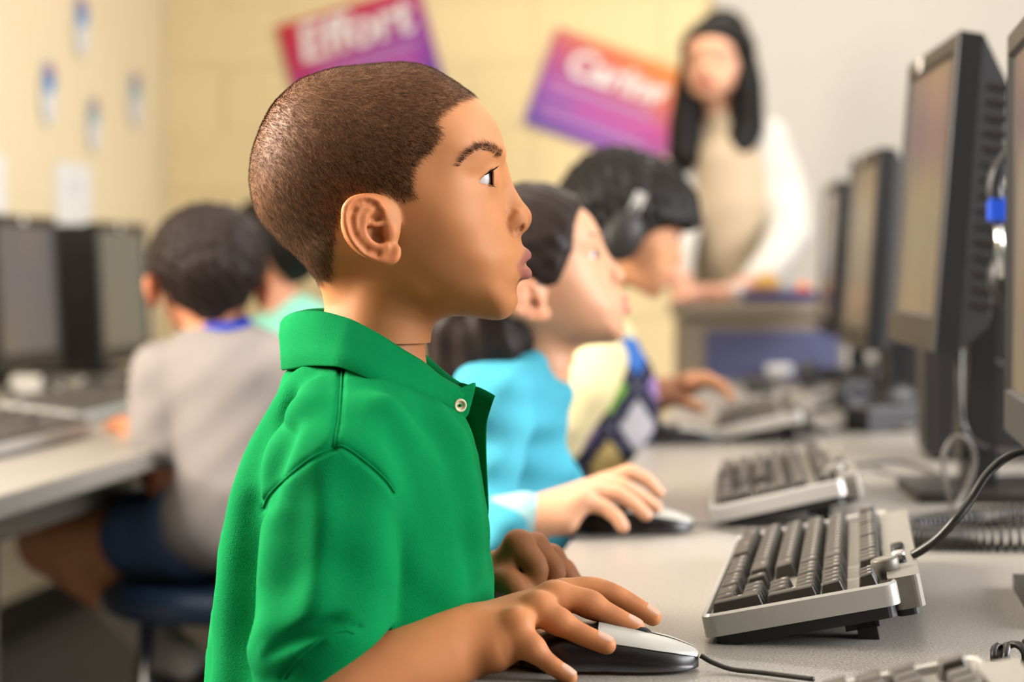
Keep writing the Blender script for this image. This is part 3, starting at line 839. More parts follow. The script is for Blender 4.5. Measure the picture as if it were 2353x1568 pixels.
for s in (-1, 1):
    def Y_(px, py, Y):
        p_ = W(px, py, Y)
        if s > 0: p_[1] = 2 * YB - p_[1]
        return p_
    vol.chain([Y_(850, 1000, 1.45), Y_(800, 1050, 1.405), Y_(768, 1092, 1.386)], [.0385, .0440, .0450], k=0.025)
    # sleeve
    sl = [Y_(766, 1095, 1.384), Y_(756, 1200, 1.372), Y_(752, 1330, 1.367), Y_(748, 1440, 1.366), Y_(744, 1560, 1.366), Y_(740, 1640, 1.366)]
    rs = [.0440, .0430, .0440, .0440, .0440, .0440]
    n_ = np.array([.55, 0, -.83]); c0 = Y_(785, 1520, 1.366)
    def slv(x, y, z, off=0.0):
        d = None
        for i in range(len(sl) - 1):
            e = d_cone(x, y, z, sl[i], sl[i + 1], rs[i] - off, rs[i + 1] - off); d = e if d is None else np.minimum(d, e)
        return d
    def cut(x, y, z): return (x - f32(c0[0])) * f32(n_[0]) + (z - f32(c0[2])) * f32(n_[2]) + 0 * y
    lo_, hi_ = np.min(sl, 0) - .05, np.max(sl, 0) + .05
    vol.op(lambda x, y, z: smax(slv(x, y, z), cut(x, y, z), .003), lo_, hi_, 0.006)
    vol.op(lambda x, y, z: smax(smax(slv(x, y, z, .0045), -cut(x, y, z) - .008, .004), cut(x, y, z) - .02, .0), lo_, hi_, 0.001, '-')
near_bot = [(655,852,0),(676,849,.030),(713,842,.056),(753,842,.073),(787,846,.081),(838,868,.083),(895,896,.077),(951,917,.063),(1008,937,.045),(1036,950,.034)]
for sg in (-1, 1):
    yk = [np.array(W(a, b, YB - c)) + [(868 - a) * .00004, 0, -.017] for a, b, c in near_bot[2:]]
    yk = [np.array([p_[0], YB + sg * (YB - p_[1]) * .86, p_[2]]) for p_ in yk]
    vol.chain(spline(yk, 24), .013, k=.022)
def trace(px, r, depth, k, mode, n=26, y0=1.28, taper=True, mirror=True):
    """ridge (+) or furrow (-) along a line traced on the visible cloth, mirrored onto the far side"""
    P = []
    for x, y_ in spline(px, n):
        p_ = vol.hit(x, y_, y0, 1.60, 700)
        P.append(None if p_ is None else p_ + ([0, -(r - depth), 0] if mode == '-' else [0, r - depth, 0]))
    P = np.array([p for p in P if p is not None])
    if len(P) < 2: return
    for _ in range(3): P[1:-1] = .25 * P[:-2] + .5 * P[1:-1] + .25 * P[2:]
    rr = r * (np.clip(np.sin(np.linspace(0.12, math.pi - 0.12, len(P))), 0, 1) ** 0.5 if taper else np.ones(len(P)))
    if taper: P[:, 1] += (1 - rr / r) * depth * (-1 if mode == '-' else 1)
    vol.chain(P, rr, k=k, mode=mode)
    if mirror:
        P = P.copy(); P[:, 1] = 2 * YB - P[:, 1]; vol.chain(P, rr, k=k, mode=mode)
trace([(700, 880), (655, 965), (626, 1050), (608, 1140)], .011, .0085, .014, '-')
trace([(602, 1150), (590, 1240), (583, 1360), (579, 1500), (578, 1620)], .008, .0055, .008, '-')
trace([(572, 1165), (562, 1260), (556, 1380), (552, 1500), (548, 1640)], .012, .004, .02, '-')
trace([(690, 890), (636, 970), (596, 1060), (566, 1160), (540, 1300), (524, 1450), (516, 1600)], .010, .004, .02, '+')
trace([(716, 900), (700, 950), (672, 1010), (640, 1070)], .010, .0035, .015, '+')
trace([(764, 1050), (752, 1120), (742, 1190), (730, 1290), (719, 1362), (690, 1405), (650, 1450), (606, 1500)], .014, .0045, .022, '+')
trace([(764, 1045), (752, 1120), (742, 1190), (730, 1290), (719, 1362), (690, 1405), (650, 1450), (606, 1500)], .0024, .0034, .0045, '+', 50)
trace([(800, 1090), (806, 1180), (800, 1290), (790, 1380)], .016, .004, .03, '-')
trace([(668, 1130), (655, 1230), (640, 1330), (625, 1430)], .012, .0030, .025, '-')
trace([(612, 1508), (660, 1486), (715, 1462), (760, 1440), (800, 1428)], .0075, .0090, .006, '-')
trace([(620, 1530), (680, 1505), (740, 1476), (790, 1462)], .008, .004, .012, '+')
trace([(880, 950), (930, 1030), (968, 1130), (995, 1250), (1018, 1360)], .010, .005, .025, '+')
trace([(930, 960), (985, 1050), (1020, 1160), (1045, 1280)], .012, .004, .025, '-')
trace([(1000, 960), (1040, 1040), (1064, 1150), (1080, 1300)], .010, .003, .02, '+')
# seams: shoulder, armhole, cuff
trace([(786, 845), (783, 900), (778, 960), (766, 1026)], .0026, .0012, .0010, '-', 70, taper=False)
trace([(603, 1170), (617, 1139), (657, 1099), (713, 1054), (764, 1030), (790, 1027), (838, 1059), (883, 1099), (909, 1135)], .0026, .0013, .0010, '-', 110, taper=False)
trace([(640, 1568), (680, 1524), (710, 1500), (760, 1466), (800, 1444), (826, 1440)], .0024, .0011, .0010, '-', 80, taper=False)
sv, sq = vol.mesh(); sv = relax(sv, sq, 1, 0.5)
nrm = vnormals(sv, sq)
x, y, z = sv.T
wr_ = 0.0005 * np.sin(x * 95 + z * 60 + 2 * np.sin(z * 40)) + 0.0004 * np.sin(x * 60 - z * 130 + 1.7 * np.sin(y * 50)) + 0.0004 * np.sin(y * 140 + z * 90)
sv = sv + nrm * wr_[:, None]
shirt = mesh_obj('polo_shirt', sv, sq, M['green'], boy, True)
# stitched seams lying in their grooves
from mathutils.bvhtree import BVHTree
bvh = BVHTree.FromPolygons([Vector(p_) for p_ in sv], [tuple(int(i) for i in f_) for f_ in sq])
def on_cloth(px, py, Y0=1.2):
    d_ = Vector(((px - CX) / FOC, 1, -(py - HY) / FOC)).normalized(); h_ = bvh.ray_cast(Vector((0, 0, ZC)), d_); return h_
def seam(px, n, r=.0007, dash=False):
    P = []
    for a, b in spline(px, n):
        h_ = on_cloth(a, b)
        if h_[0] is not None: P.append(h_[0] + h_[1] * (r * .2))
    P = np.array(P)
    for _ in range(2): P[1:-1] = .25 * P[:-2] + .5 * P[1:-1] + .25 * P[2:]
    for sg in (1, -1):
        Q = P.copy()
        if sg < 0: Q[:, 1] = 2 * YB - Q[:, 1]
        MB().tube(Q, r, 6).build('seam', M['green_rib'], shirt, True)
seam([(786, 850), (783, 900), (778, 960), (766, 1028)], 60)
seam([(605, 1166), (617, 1139), (657, 1099), (713, 1054), (764, 1030), (790, 1027), (838, 1059), (883, 1099), (907, 1132)], 120)
seam([(652, 1560), (680, 1522), (706, 1497), (756, 1460), (790, 1450), (815, 1456)], 50)
# collar: a folded band round the neck
near_top = [(662,726,0),(690,717,.028),(738,718,.044),(790,731,.0515),(821,743,.053),(878,774,.051),(923,803,.046),(974,834,.038),(1014,866,.029),(1056,890,.020)]
near_bot = [(655,852,0),(676,849,.030),(713,842,.056),(753,842,.073),(787,846,.081),(838,868,.083),(895,896,.077),(951,917,.063),(1008,937,.045),(1036,950,.034)]
def ring(pts, n):
    P = spline([(a, b, c) for a, b, c in pts], n)
    nr = np.array([W(a, b, YB - c) for a, b, c in P]); fr = nr.copy(); fr[:, 1] = 2 * YB - fr[:, 1]
    return np.vstack([nr[::-1], fr[1:]])     # near front -> back -> far front
NT = 46
T_ = ring(near_top, NT); B_ = ring(near_bot, NT)
cen = np.array([np.mean(T_[:, 0]), YB, 0])
secs = []
for t_, b_ in zip(T_, B_):
    out = b_ - t_; out[2] = 0; ln = np.linalg.norm(out); out = out / max(ln, 1e-6)
    rad_ = t_ - np.array([H(868, 0)[0], YB, t_[2]]); rad_[2] = 0; rad_ /= np.linalg.norm(rad_)
    dn = b_ - t_
    sec = [t_ - rad_ * .0045 + np.array([0, 0, -.030]), t_ - rad_ * .0040 + np.array([0, 0, -.012]), t_ - rad_ * .0032 + np.array([0, 0, -.003]), t_ + np.array([0, 0, .0008]),
           t_ + rad_ * .0030 - np.array([0, 0, .0012]), t_ + dn * .12 + rad_ * .0052, t_ + dn * .35 + rad_ * .0058, t_ + dn * .65 + rad_ * .0042, t_ + dn * .97 + rad_ * .0030, t_ + dn * 1.0 + rad_ * .0016,
           t_ + dn * .98 + rad_ * .0002, t_ + dn * .6 + rad_ * .0015, t_ + dn * .2 + rad_ * .0018, t_ + np.array([0, 0, -.0035]) - rad_ * .0012, t_ - rad_ * .0022 + np.array([0, 0, -.030])]
    secs.append(sec)
S_ = np.array(secs); ns, nk = S_.shape[:2]
fc = [(i * nk + k, i * nk + (k + 1) % nk, (i + 1) * nk + (k + 1) % nk, (i + 1) * nk + k) for i in range(ns - 1) for k in range(nk)]
fc += [tuple(range(nk))[::-1], tuple((ns - 1) * nk + k for k in range(nk))]
mesh_obj('collar', S_.reshape(-1, 3), fc, M['green_rib'], shirt, True)
# placket: the buttoned tab on the near side and the flap standing open on the far side
def sheet(name, outline, Yf, thick, m, parent, bow=0.0):
    P = closed_spline(outline, 48) if len(outline) > 6 else np.array(outline, float)
    cx_, cy_ = P.mean(0); v_ = []; f_ = []; n = len(P); rings = 6
    for side in (0, 1):
        for r_ in range(rings):
            k_ = 1 - r_ / rings
            for a, b in P:
                px, py = cx_ + (a - cx_) * k_, cy_ + (b - cy_) * k_
                p_ = W(px, py, Yf(px, py)); p_[1] += (-thick if side == 0 else thick) * (1 if r_ else 0.5); v_.append(p_)
        p_ = W(cx_, cy_, Yf(cx_, cy_)); p_[1] += (-thick if side == 0 else thick); v_.append(p_)
    h_ = rings * n + 1
    for side in (0, 1):
        o_ = side * h_
        for r_ in range(rings - 1):
            for k in range(n):
                q_ = (o_ + r_ * n + k, o_ + r_ * n + (k + 1) % n, o_ + (r_ + 1) * n + (k + 1) % n, o_ + (r_ + 1) * n + k)
                f_.append(q_ if side == 0 else q_[::-1])
        for k in range(n):
            q_ = (o_ + (rings - 1) * n + k, o_ + (rings - 1) * n + (k + 1) % n, o_ + rings * n); f_.append(q_ if side == 0 else q_[::-1])
    for k in range(n): f_.append((k, h_ + k, h_ + (k + 1) % n, (k + 1) % n))
    return mesh_obj(name, v_, f_, m, parent, True)
sheet('placket', [(1030, 900), (1062, 890), (1090, 880), (1092, 892), (1084, 925), (1074, 956), (1056, 968), (1036, 956), (1020, 930)], lambda a, b: YB - .033 + (a - 1030) / 60 * .014, .0016, M['green_rib'], shirt)
sheet('placket_flap', [(1052, 884), (1082, 886), (1105, 892), (1135, 908), (1136, 914), (1126, 945), (1119, 976), (1118, 1040), (1121, 1110), (1123, 1180), (1112, 1176), (1090, 1100), (1070, 1020), (1056, 950)], lambda a, b: YB + .012 - .010 * (a - 1070) / 60, .0018, M['green'], shirt)
bt = W(1056, 932, YB - .0315)
bm_ = Matrix.Translation(Vector(bt)) @ Matrix.Rotation(0.42, 4, 'Z') @ Matrix.Rotation(math.pi / 2, 4, 'X')
btn = MB().lathe([(.0002, .0008), (.0018, .0006), (.0026, .0010), (.0032, .0020), (.0042, .0022), (.0047, .0014), (.0045, .0002), (.001, 0.0)], 28, bm_).build('button', M['button'], shirt, True)
MB().lathe([(.0001, .0020), (.0010, .0019), (.0011, .0006), (.0001, .0005)], 12, bm_).build('button_thread', M['green'], btn, True)
for nl in NAILS:
    v_, f_ = nail_mesh(*nl); mesh_obj('fingernail', v_, f_, M['nail'], boy, True)
# lashes along the lid edges
hb = BVHTree.FromPolygons([Vector(p_) for p_ in hv], [tuple(int(i) for i in f_) for f_ in hq])
def lashes(parent):
    M_ = {1: MB(), -1: MB()}
    for pts, sg, L, n in [([(1114, 402), (1122, 396), (1127, 392), (1131, 390)], 1, .0060, 34), ([(1122, 426), (1127, 427), (1132, 427)], -1, .0030, 12)]:
        for i, (a, b) in enumerate(spline(pts, n)):
            u = i / (n - 1)
            d_ = Vector(((a - CX) / FOC, 1, -(b - HY) / FOC)).normalized(); h_ = hb.ray_cast(Vector((0, 0, ZC)), d_)[0]
            if h_ is None: continue
            j = rng.normal(0, .12, 3)
            d = Vector((0.55 + 0.5 * u + j[0], -0.75 + 0.45 * u + j[1], sg * (.05 + .25 * u) - (.18 if sg > 0 else 0) * (1 - u) + j[2] * .6)).normalized()
            k_ = L * (0.45 + 0.55 * u) * rng.uniform(.75, 1.1)
            P = [h_ - d * .0004, h_ + d * k_ * .5, h_ + d * k_ * .95 + Vector((0, 0, sg * k_ * .22))]
            M_[1].tube(P, [.00018, .00014, .00004], 4)
            M_[-1].tube([Vector((p.x, 2 * YB - p.y, p.z)) for p in P], [.00024, .00018, .00004], 4)
    for k in (1, -1): M_[k].build('eyelashes', M['black'], parent, True)
lashes(boy)

# ---------------------------------------------------------------- keyboards
U = 0.019
_keym = {}
def key_mesh(wx, wy, prints=True, kind='n'):
    """wx: depth of the key, wy: its width along the row (both in metres)"""
    k_ = (round(wx, 4), round(wy, 4), prints, kind)
    if k_ in _keym: return _keym[k_]
    g = .0006; hx, hy = wx / 2 - g, wy / 2 - g; h1 = .0112; tx, ty = hx - .0028, hy - .0022
    v = [(-hx, -hy, 0), (hx, -hy, 0), (hx, hy, 0), (-hx, hy, 0), (-tx - .0006, -ty, h1 - .0012), (tx, -ty, h1), (tx, ty, h1), (-tx - .0006, ty, h1 - .0012)]
    f = [(3, 2, 1, 0), (4, 5, 6, 7), (0, 1, 5, 4), (1, 2, 6, 5), (2, 3, 7, 6), (3, 0, 4, 7)]
    me = bpy.data.meshes.new('key')
    bm = bmesh.new(); bv_ = [bm.verts.new(p) for p in v]
    for q_ in f: bm.faces.new([bv_[i] for i in q_])
    bmesh.ops.bevel(bm, geom=[e for e in bm.edges if max(a.co.z for a in e.verts) > .005], offset=.0009, segments=1, affect='EDGES')
    if prints:
        for (ox, oy, sx, sy, mi) in [(.0022, 0.0018, .0013, .0008, 1), (.0022, -.0016, .0013, .0006, 1)] + ([(-.0024, .001, .001, .0007, 2)] if kind == 'r' else []):
            c_ = [(ox - sx, oy - sy), (ox + sx, oy - sy), (ox + sx, oy + sy), (ox - sx, oy + sy)]
            q_ = bm.faces.new([bm.verts.new((a, b, h1 + .0001 - (.0006 if a < 0 else 0.0001))) for a, b in c_]); q_.material_index = mi
    bm.to_mesh(me); bm.free()
    for m_ in ('key', 'key_print', 'key_red'): me.materials.append(M[m_])
    _keym[k_] = me; return me
def layout():
    """(row, y0 in units from the near end, width units, depth units)"""
    K = []
    # number pad, nearest
    K += [(0, 0, 1, 2), (2, 0, 1, 2), (4, 0, 1, 1)]
    for r in (1, 2, 3, 4): K += [(r, 1, 1, 1), (r, 2, 1, 1), (r, 3, 1, 1)]
    K += [(0, 1, 1, 1), (0, 2, 2, 1)]
    K += [(5.4, 0.1, .72, .8), (5.4, .9, .72, .8), (5.4, 1.7, .72, .8)]
    n = 4.3
    for r in (3, 4, 5.4): K += [(r, n, 1, 1), (r, n + 1, 1, 1), (r, n + 2, 1, 1)]
    K += [(0, n, 1, 1), (0, n + 1, 1, 1), (0, n + 2, 1, 1), (1, n + 1, 1, 1)]
    m_ = n + 3.3
    rows = {4: [2] + [1] * 13, 3: [1.5] + [1] * 12 + [1.5], 2: [2.25] + [1] * 11 + [1.75], 1: [2.75] + [1] * 10 + [2.25], 0: [1.25] * 4 + [5.75] + [1.5, 1.25, 1.5]}
    for r, ws in rows.items():
        y_ = m_
        for w_ in ws: K.append((r, y_, w_, 1)); y_ += w_
    y_ = m_
    for i in range(13):
        K.append((5.4, y_, 1, 1)); y_ += 1 + (.5 if i in (3, 7) else 0) + (.9 if i == 11 else 0)
    return K
def keyboard(label, loc, yaw, tilt=11.5, detail=True, group='silver and black keyboards'):
    t = thing('keyboard', loc, label, 'keyboard', group, rz=-yaw)
    LEN, DEP = 0.447, 0.137
    T = Matrix.Rotation(-math.radians(tilt), 4, 'Y') @ Matrix.Translation((0, 0, .0022))
    # tray: silver frame with rounded corners
    def rrect(x0, y0, x1, y1, r, n=5):
        P = []
        for cx_, cy_, a0 in [(x1 - r, y1 - r, 0), (x0 + r, y1 - r, 90), (x0 + r, y0 + r, 180), (x1 - r, y0 + r, 270)]:
            for k in range(n + 1):
                a = math.radians(a0 + 90 * k / n); P.append((cx_ + r * math.cos(a), cy_ + r * math.sin(a)))
        return P
    o = rrect(0, 0, DEP, LEN, .010); i_ = rrect(.0035, .0035, DEP - .0035, LEN - .0035, .0075); i2 = rrect(.0015, .0015, DEP - .0015, LEN - .0015, .009)
    n = len(o); v = []
    for P, z in [(o, .002), (o, .0165), (i2, .0182), (i_, .0172), (i_, .009)]: v += [T @ Vector((a, b, z)) for a, b in P]
    f = []
    for k in range(4):
        for j in range(n): f.append((k * n + j, k * n + (j + 1) % n, (k + 1) * n + (j + 1) % n, (k + 1) * n + j))
    f.append(tuple(range(n))[::-1])
    mesh_obj('frame', v, f, M['silver'], t, True, local=True); autosmooth(t.children[-1])
    MB().prism(rrect(.004, .004, DEP - .004, LEN - .004, .006), .006, .0130, T).build('key_bed', M['silver_dark'], t, local=True)
    MB().prism(rrect(.006, .004, DEP - .004, LEN - .006, .008), -.0065, .003, T, 1.0).build('underside', M['black'], t, local=True)
    # media strip behind the keys
    hp = rrect(DEP - .006, .014, DEP + .0165, LEN - .03, .006)
    hump = MB().prism(hp, -.004, .0185, T).build('media_strip', M['silver_dark'], t, local=True)
    MB().prism(rrect(DEP - .004, .02, DEP + .012, LEN - .03, .006), -.0095, -.003, T).build('strip_base', M['black'], t, local=True)
    for k in range(2):
        MB().box((DEP - .030, .05 + k * .34, -.014), (.012, .010, .0025), T @ Matrix.Translation((0, 0, 0)) @ Matrix.Rotation(0, 4, 'Y')).build('foot', M['black'], t, local=True)
        MB().prism([(DEP - .034, .040 + k * .34), (DEP - .020, .040 + k * .34), (DEP - .020, .062 + k * .34), (DEP - .034, .062 + k * .34)], -.031, -.006, T).build('foot', M['black'], t, local=True)
    # volume knob and small oval buttons
    MB().lathe([(.0100, .012), (.0100, .026), (.0094, .0272), (.0075, .0278), (.0001, .0276)], 24, T @ Matrix.Translation((DEP - .006, .060, 0))).build('volume_knob', M['silver_dark'], t, True, local=True)
    for k in range(9):
        y_ = .086 + .0085 * k + (.012 if k >= 3 else 0) + (.012 if k >= 5 else 0)
        mm = M['silver'] if k in (3, 4) else M['black']
        MB().lathe([(.0034, .017), (.0034, .020), (.0026, .0215), (.0001, .0218)], 12, T @ Matrix.Translation((DEP + .004, y_, 0)) @ Matrix.Diagonal((1.5, .9, 1, 1))).build('media_button', mm, t, True, local=True)
    x0, y0 = .0075, .0055
    q_ = T.to_quaternion()
    if detail:
        for (r, yu, wu, du) in layout():
            me = key_mesh(U * du, U * wu, True, 'r' if (r == 3 and yu == 3) else 'n')
            o_ = bpy.data.objects.new('key', me); link(o_, t)
            lift = .0012 * abs(r - 2.5) * 0.5 + (.0025 if r == 0 and wu > 5 else 0)
            o_.location = T @ Vector((x0 + (r + du / 2) * U, y0 + (yu + wu / 2) * U, .0128 + lift)); o_.rotation_mode = 'QUATERNION'; o_.rotation_quaternion = q_
    else:
        mb = MB()
        for (r, yu, wu, du) in layout():
            me = key_mesh(U * du, U * wu, False)
            mt = T @ Matrix.Translation((x0 + (r + du / 2) * U, y0 + (yu + wu / 2) * U, .0128))
            mb.add([mt @ p.co for p in me.vertices], [tuple(p.vertices) for p in me.polygons])
        tag(mb.build('keys', M['key'], t, local=True), kind='stuff')
    return t
def Dk(px, py, lift=0.0):
    """point on (or lift above) the desk seen at a photo pixel"""
    Y = (ZC - DESK - lift) * FOC / (py - HY); return W(px, py, Y)
k1 = Dk(1622, 1483)
keyboard('sharp silver and black keyboard in front of the child in green', (k1[0], k1[1], DESK), math.radians(9.0))
k2 = Dk(1640, 1213)
keyboard('silver and black keyboard beside the pale aqua cuffed hand, second from the camera', (k2[0], k2[1], DESK), math.radians(6.0), 13)
k3 = Dk(1640, 1018)
keyboard('silver and black keyboard at the fingertips of the child wearing headphones', (k3[0], k3[1], DESK), math.radians(6.0), 12, False)
keyboard('blurred black keyboard at the bottom edge nearest the camera', (.098, .770, DESK), math.radians(4.0), 12, False)

# ---------------------------------------------------------------- mice
def mouse(label, loc, yaw, group='silver and black mice'):
    t = thing('computer_mouse', loc, label, 'mouse', group, rz=yaw)
    L = .0585
    def wid(s): return .0290 * max(1e-4, 1 - abs(s) ** 2.8) ** .45 * (1 - .10 * (1 - abs(s)) ** 2)
    def hgt(s): return float(np.interp(s, [-1, -.8, -.45, -.1, .3, .7, .93, 1], [.010, .021, .0290, .0295, .0248, .0190, .0140, .010]))
    def surf(s, a):   # a: 0..pi across
        ca, sa = math.cos(a), math.sin(a)
        y = wid(s) * math.copysign(abs(ca) ** .72, ca)
        return (s * L, y, .0025 + (hgt(s) - .0025) * abs(sa) ** .62)
    ns, na = 36, 24
    S_ = [math.sin(x_) for x_ in np.linspace(-math.pi / 2 * .985, math.pi / 2 * .985, ns)]
    v = [surf(s, math.pi * k / na) for s in S_ for k in range(na + 1)]
    f = [(i * (na + 1) + k, i * (na + 1) + k + 1, (i + 1) * (na + 1) + k + 1, (i + 1) * (na + 1) + k)[::-1] for i in range(ns - 1) for k in range(na)]
    f += [tuple(i * (na + 1) for i in range(ns)) + tuple(i * (na + 1) + na for i in range(ns))[::-1]]
    f += [tuple(range(na + 1)), tuple((ns - 1) * (na + 1) + k for k in range(na + 1))[::-1]]
    mesh_obj('body', v, f, M['mouse_black'], t, True, local=True)
    for sd in (-1, 1):     # left and right button shells
        vv = []; ff = []; n1, n2 = 22, 12
        for i in range(n1):
            s = -.12 + (.985 + .12) * i / (n1 - 1)
            for k in range(n2):
                a = math.pi / 2 - sd * (0.03 + (1.05 - .03) * k / (n2 - 1))
                p = Vector(surf(s, a)); vv.append(p + Vector((.0005, .0, .0011)))
        for i in range(n1 - 1):
            for k in range(n2 - 1):
                q_ = (i * n2 + k, i * n2 + k + 1, (i + 1) * n2 + k + 1, (i + 1) * n2 + k); ff.append(q_ if sd > 0 else q_[::-1])
        b_ = mesh_obj('button', vv, ff, M['mouse_silver'], t, True, local=True)
    MB().lathe([(.0001, -.0035), (.0085, -.0035), (.0098, -.002), (.0098, .002), (.0085, .0035), (.0001, .0035)], 24, Matrix.Translation((.020, 0, .0178)) @ Matrix.Rotation(math.pi / 2, 4, 'X')).build('scroll_wheel', M['black'], t, True, local=True)
    return t
def cord(name, pts, r, m, label, n=60, group=None):
    P = spline(pts, n); o = MB().tube(P, r, 8).build(name, m, None, True)
    return tag(o, label, 'cable', group)
mouse('silver and black mouse under the hand of the child in green', (.0635, 1.424, DESK), math.radians(-4))
g_m = Dk(1455, 1222); mouse('silver and black mouse under the hand of the child in aqua', (g_m[0], g_m[1], DESK), math.radians(-2))
m3 = Dk(1565, 1018); mouse('silver mouse left of the keyboard at the fingertips of the child wearing headphones', (m3[0], m3[1], DESK), math.radians(8))
cord('mouse_cable', [(.1225, 1.414, DESK + .010), (.130, 1.412, DESK + .006), (.142, 1.404, DESK + .003), (.160, 1.392, DESK + .003), (.190, 1.37, DESK + .003)], .0017, M['cable'], 'thin dark cable running from the front of the nearest mouse')
cord('mouse_cable', [Dk(1592, 1205, .008), Dk(1640, 1208, .003), Dk(1700, 1222, .003), Dk(1740, 1235, .003)], .0018, M['cable_grey'], 'thin grey cable from the second mouse along the far edge of the sharp keyboard')
# ---------------------------------------------------------------- monitors
def screen_mat(name, c1, c2, scale, strength):
    m = bpy.data.materials.new(name); nt, b = nodes(m); L = nt.links.new
    tc = nt.nodes.new('ShaderNodeTexCoord'); n = nt.nodes.new('ShaderNodeTexNoise'); n.inputs['Scale'].default_value = scale; n.inputs['Detail'].default_value = 1
    L(tc.outputs['Object'], n.inputs['Vector'])
    r = nt.nodes.new('ShaderNodeValToRGB'); r.color_ramp.elements[0].position = .35; r.color_ramp.elements[0].color = lin(*c1); r.color_ramp.elements[1].position = .65; r.color_ramp.elements[1].color = lin(*c2)
    L(n.outputs['Fac'], r.inputs['Fac']); L(r.outputs['Color'], b.inputs['Emission Color'])
    b.inputs['Emission Strength'].default_value = strength
    b.inputs['Base Color'].default_value = lin(22, 20, 20); b.inputs['Roughness'].default_value = .25
    return m
M['screen_tan'] = screen_mat('screen_tan_reflection', (112, 98, 86), (150, 122, 88), 5.0, 0.42)  # tan glow stands in for the room reflected in the glass
M['screen_blue'] = screen_mat('screen_blue_grey_picture', (92, 92, 108), (112, 104, 98), 6.0, 0.55)
M['screen_grey'] = screen_mat('screen_grey_green_picture', (104, 108, 104), (118, 112, 98), 5.0, 0.55)
def monitor(label, loc, yaw, zb, tilt, screen, slats=False, sticker=False, w=.405, h=.338, group='flat computer monitors', base=True):
    """loc: desk point under the middle of the screen; the screen faces local -x; zb: height of the bottom edge over the desk"""
    t = thing('computer_monitor', loc, label, 'monitor', group, rz=yaw)
    T = Matrix.Translation((0, 0, zb)) @ Matrix.Rotation(math.radians(tilt), 4, 'Y')
    hw = w / 2; fr = .0175; ch = .034; d1 = .028
    def pl(x, y, z): return T @ Vector((x, y, z))
    # front bezel with a taller chin, opening for the screen
    O = [(-hw, 0), (hw, 0), (hw, h), (-hw, h)]; I = [(-hw + fr, ch), (hw - fr, ch), (hw - fr, h - fr), (-hw + fr, h - fr)]
    I2 = [(-hw + fr + .003, ch + .003), (hw - fr - .003, ch + .003), (hw - fr - .003, h - fr - .003), (-hw + fr + .003, h - fr - .003)]
    v = [pl(0.0015, y, z) for y, z in O] + [pl(0, y, z) for y, z in I] + [pl(.006, y, z) for y, z in I2] 
    f = []
    for k in range(4):
        j = (k + 1) % 4
        f += [(k, 4 + k, 4 + j, j), (4 + k, 8 + k, 8 + j, 4 + j)]
    b_ = mesh_obj('bezel', v, f, M['bezel'], t, False, local=True)
    MB().add([pl(.0055, y, z) for y, z in I2], [(0, 3, 2, 1)]).build('screen', M[screen], t, local=True)
    # rear shell: side band then a slanted back
    B1 = [(-hw, 0), (hw, 0), (hw, h), (-hw, h)]; B2 = [(-hw + .045, .045), (hw - .045, .045), (hw - .045, h - .05), (-hw + .045, h - .05)]; B3 = [(-hw + .05, .07), (hw - .05, .07), (hw - .05, h - .10), (-hw + .05, h - .10)]
    v = [pl(.0015, y, z) for y, z in B1] + [pl(.003, y * 1.006, z + (.002 if z > .1 else -.002)) for y, z in B1] + [pl(d1, y * 1.004, z) for y, z in B1] + [pl(d1 + .030, y * 1.0, z) for y, z in [(-hw + .006, .03), (hw - .006, .03), (hw - .006, h - .05), (-hw + .006, h - .05)]] + [pl(d1 + .042, y, z) for y, z in B3]
    f = []
    for a in (0, 4, 8, 12):
        for k in range(4): f.append((a + k, a + (k + 1) % 4, a + 4 + (k + 1) % 4, a + 4 + k)[::1])
    f.append((16, 17, 18, 19))
    mesh_obj('rear_shell', v, f, M['black'], t, False, local=True)
    n = 15 if slats else 0
    for k in range(n):
        z = h - .055 - k * .0165
        o = MB().box((d1 + .0175 + .004, -hw + .0025, z), (.0125, .0022, .0032), T).build('vent_slat', M['bezel'], t, local=True)
    if sticker:
        MB().box((0.0005, .05 if sticker is True else sticker, h - .0088), (.0006, .012, .0075), T).build('sticker', M['sticker'], t, local=True)
    MB().box((d1 + .052, 0, -.02 + .05), (.014, .035, zb * .5 + .07), T).build('neck', M['black'], t, local=True)
    if base:
        bs = MB(); bs.prism([(.0, -.10), (.205, -.11), (.205, .11), (.0, .10)], .0, .012); bs.build('base', M['bezel'], t, local=True)
        MB().box((d1 + .052, 0, .5 * (zb + .02)), (.016, .036, .5 * (zb + .02))).build('stand', M['black'], t, local=True)
    return t
ROT = -YAW
def mon(label, px_near, py_near_bot, Yn, yaw, tilt, screen, **k):
    """near lower corner of the screen seen at a pixel, at depth Yn"""
    p = W(px_near, py_near_bot, Yn); w = k.get('w', .405)
    c = Vector((p[0], p[1], DESK)) + Matrix.Rotation(yaw, 4, 'Z') @ Vector((0, w / 2, 0))
    return monitor(label, c, yaw, p[2] - DESK, tilt, screen, **k)
mon('tall looking dark monitor cut off by the right edge, nearest the camera', 2418, 1088, 1.475, -math.radians(8), 0.5, 'screen_tan', sticker=-.06)
mon('dark monitor with vented side seen edge on, second from the camera', 2141, 806, 2.30, -math.radians(3.0), 4.5, 'screen_tan', slats=True, sticker=.085)
mon('blurred dark monitor in the middle of the right hand row', 1988, 806, 3.62, -math.radians(2.0), 4, 'screen_tan', sticker=.05)
mon('thin blurred dark monitor farthest along the right hand desk', 1905, 770, 4.75, -math.radians(4.0), 3, 'screen_tan')

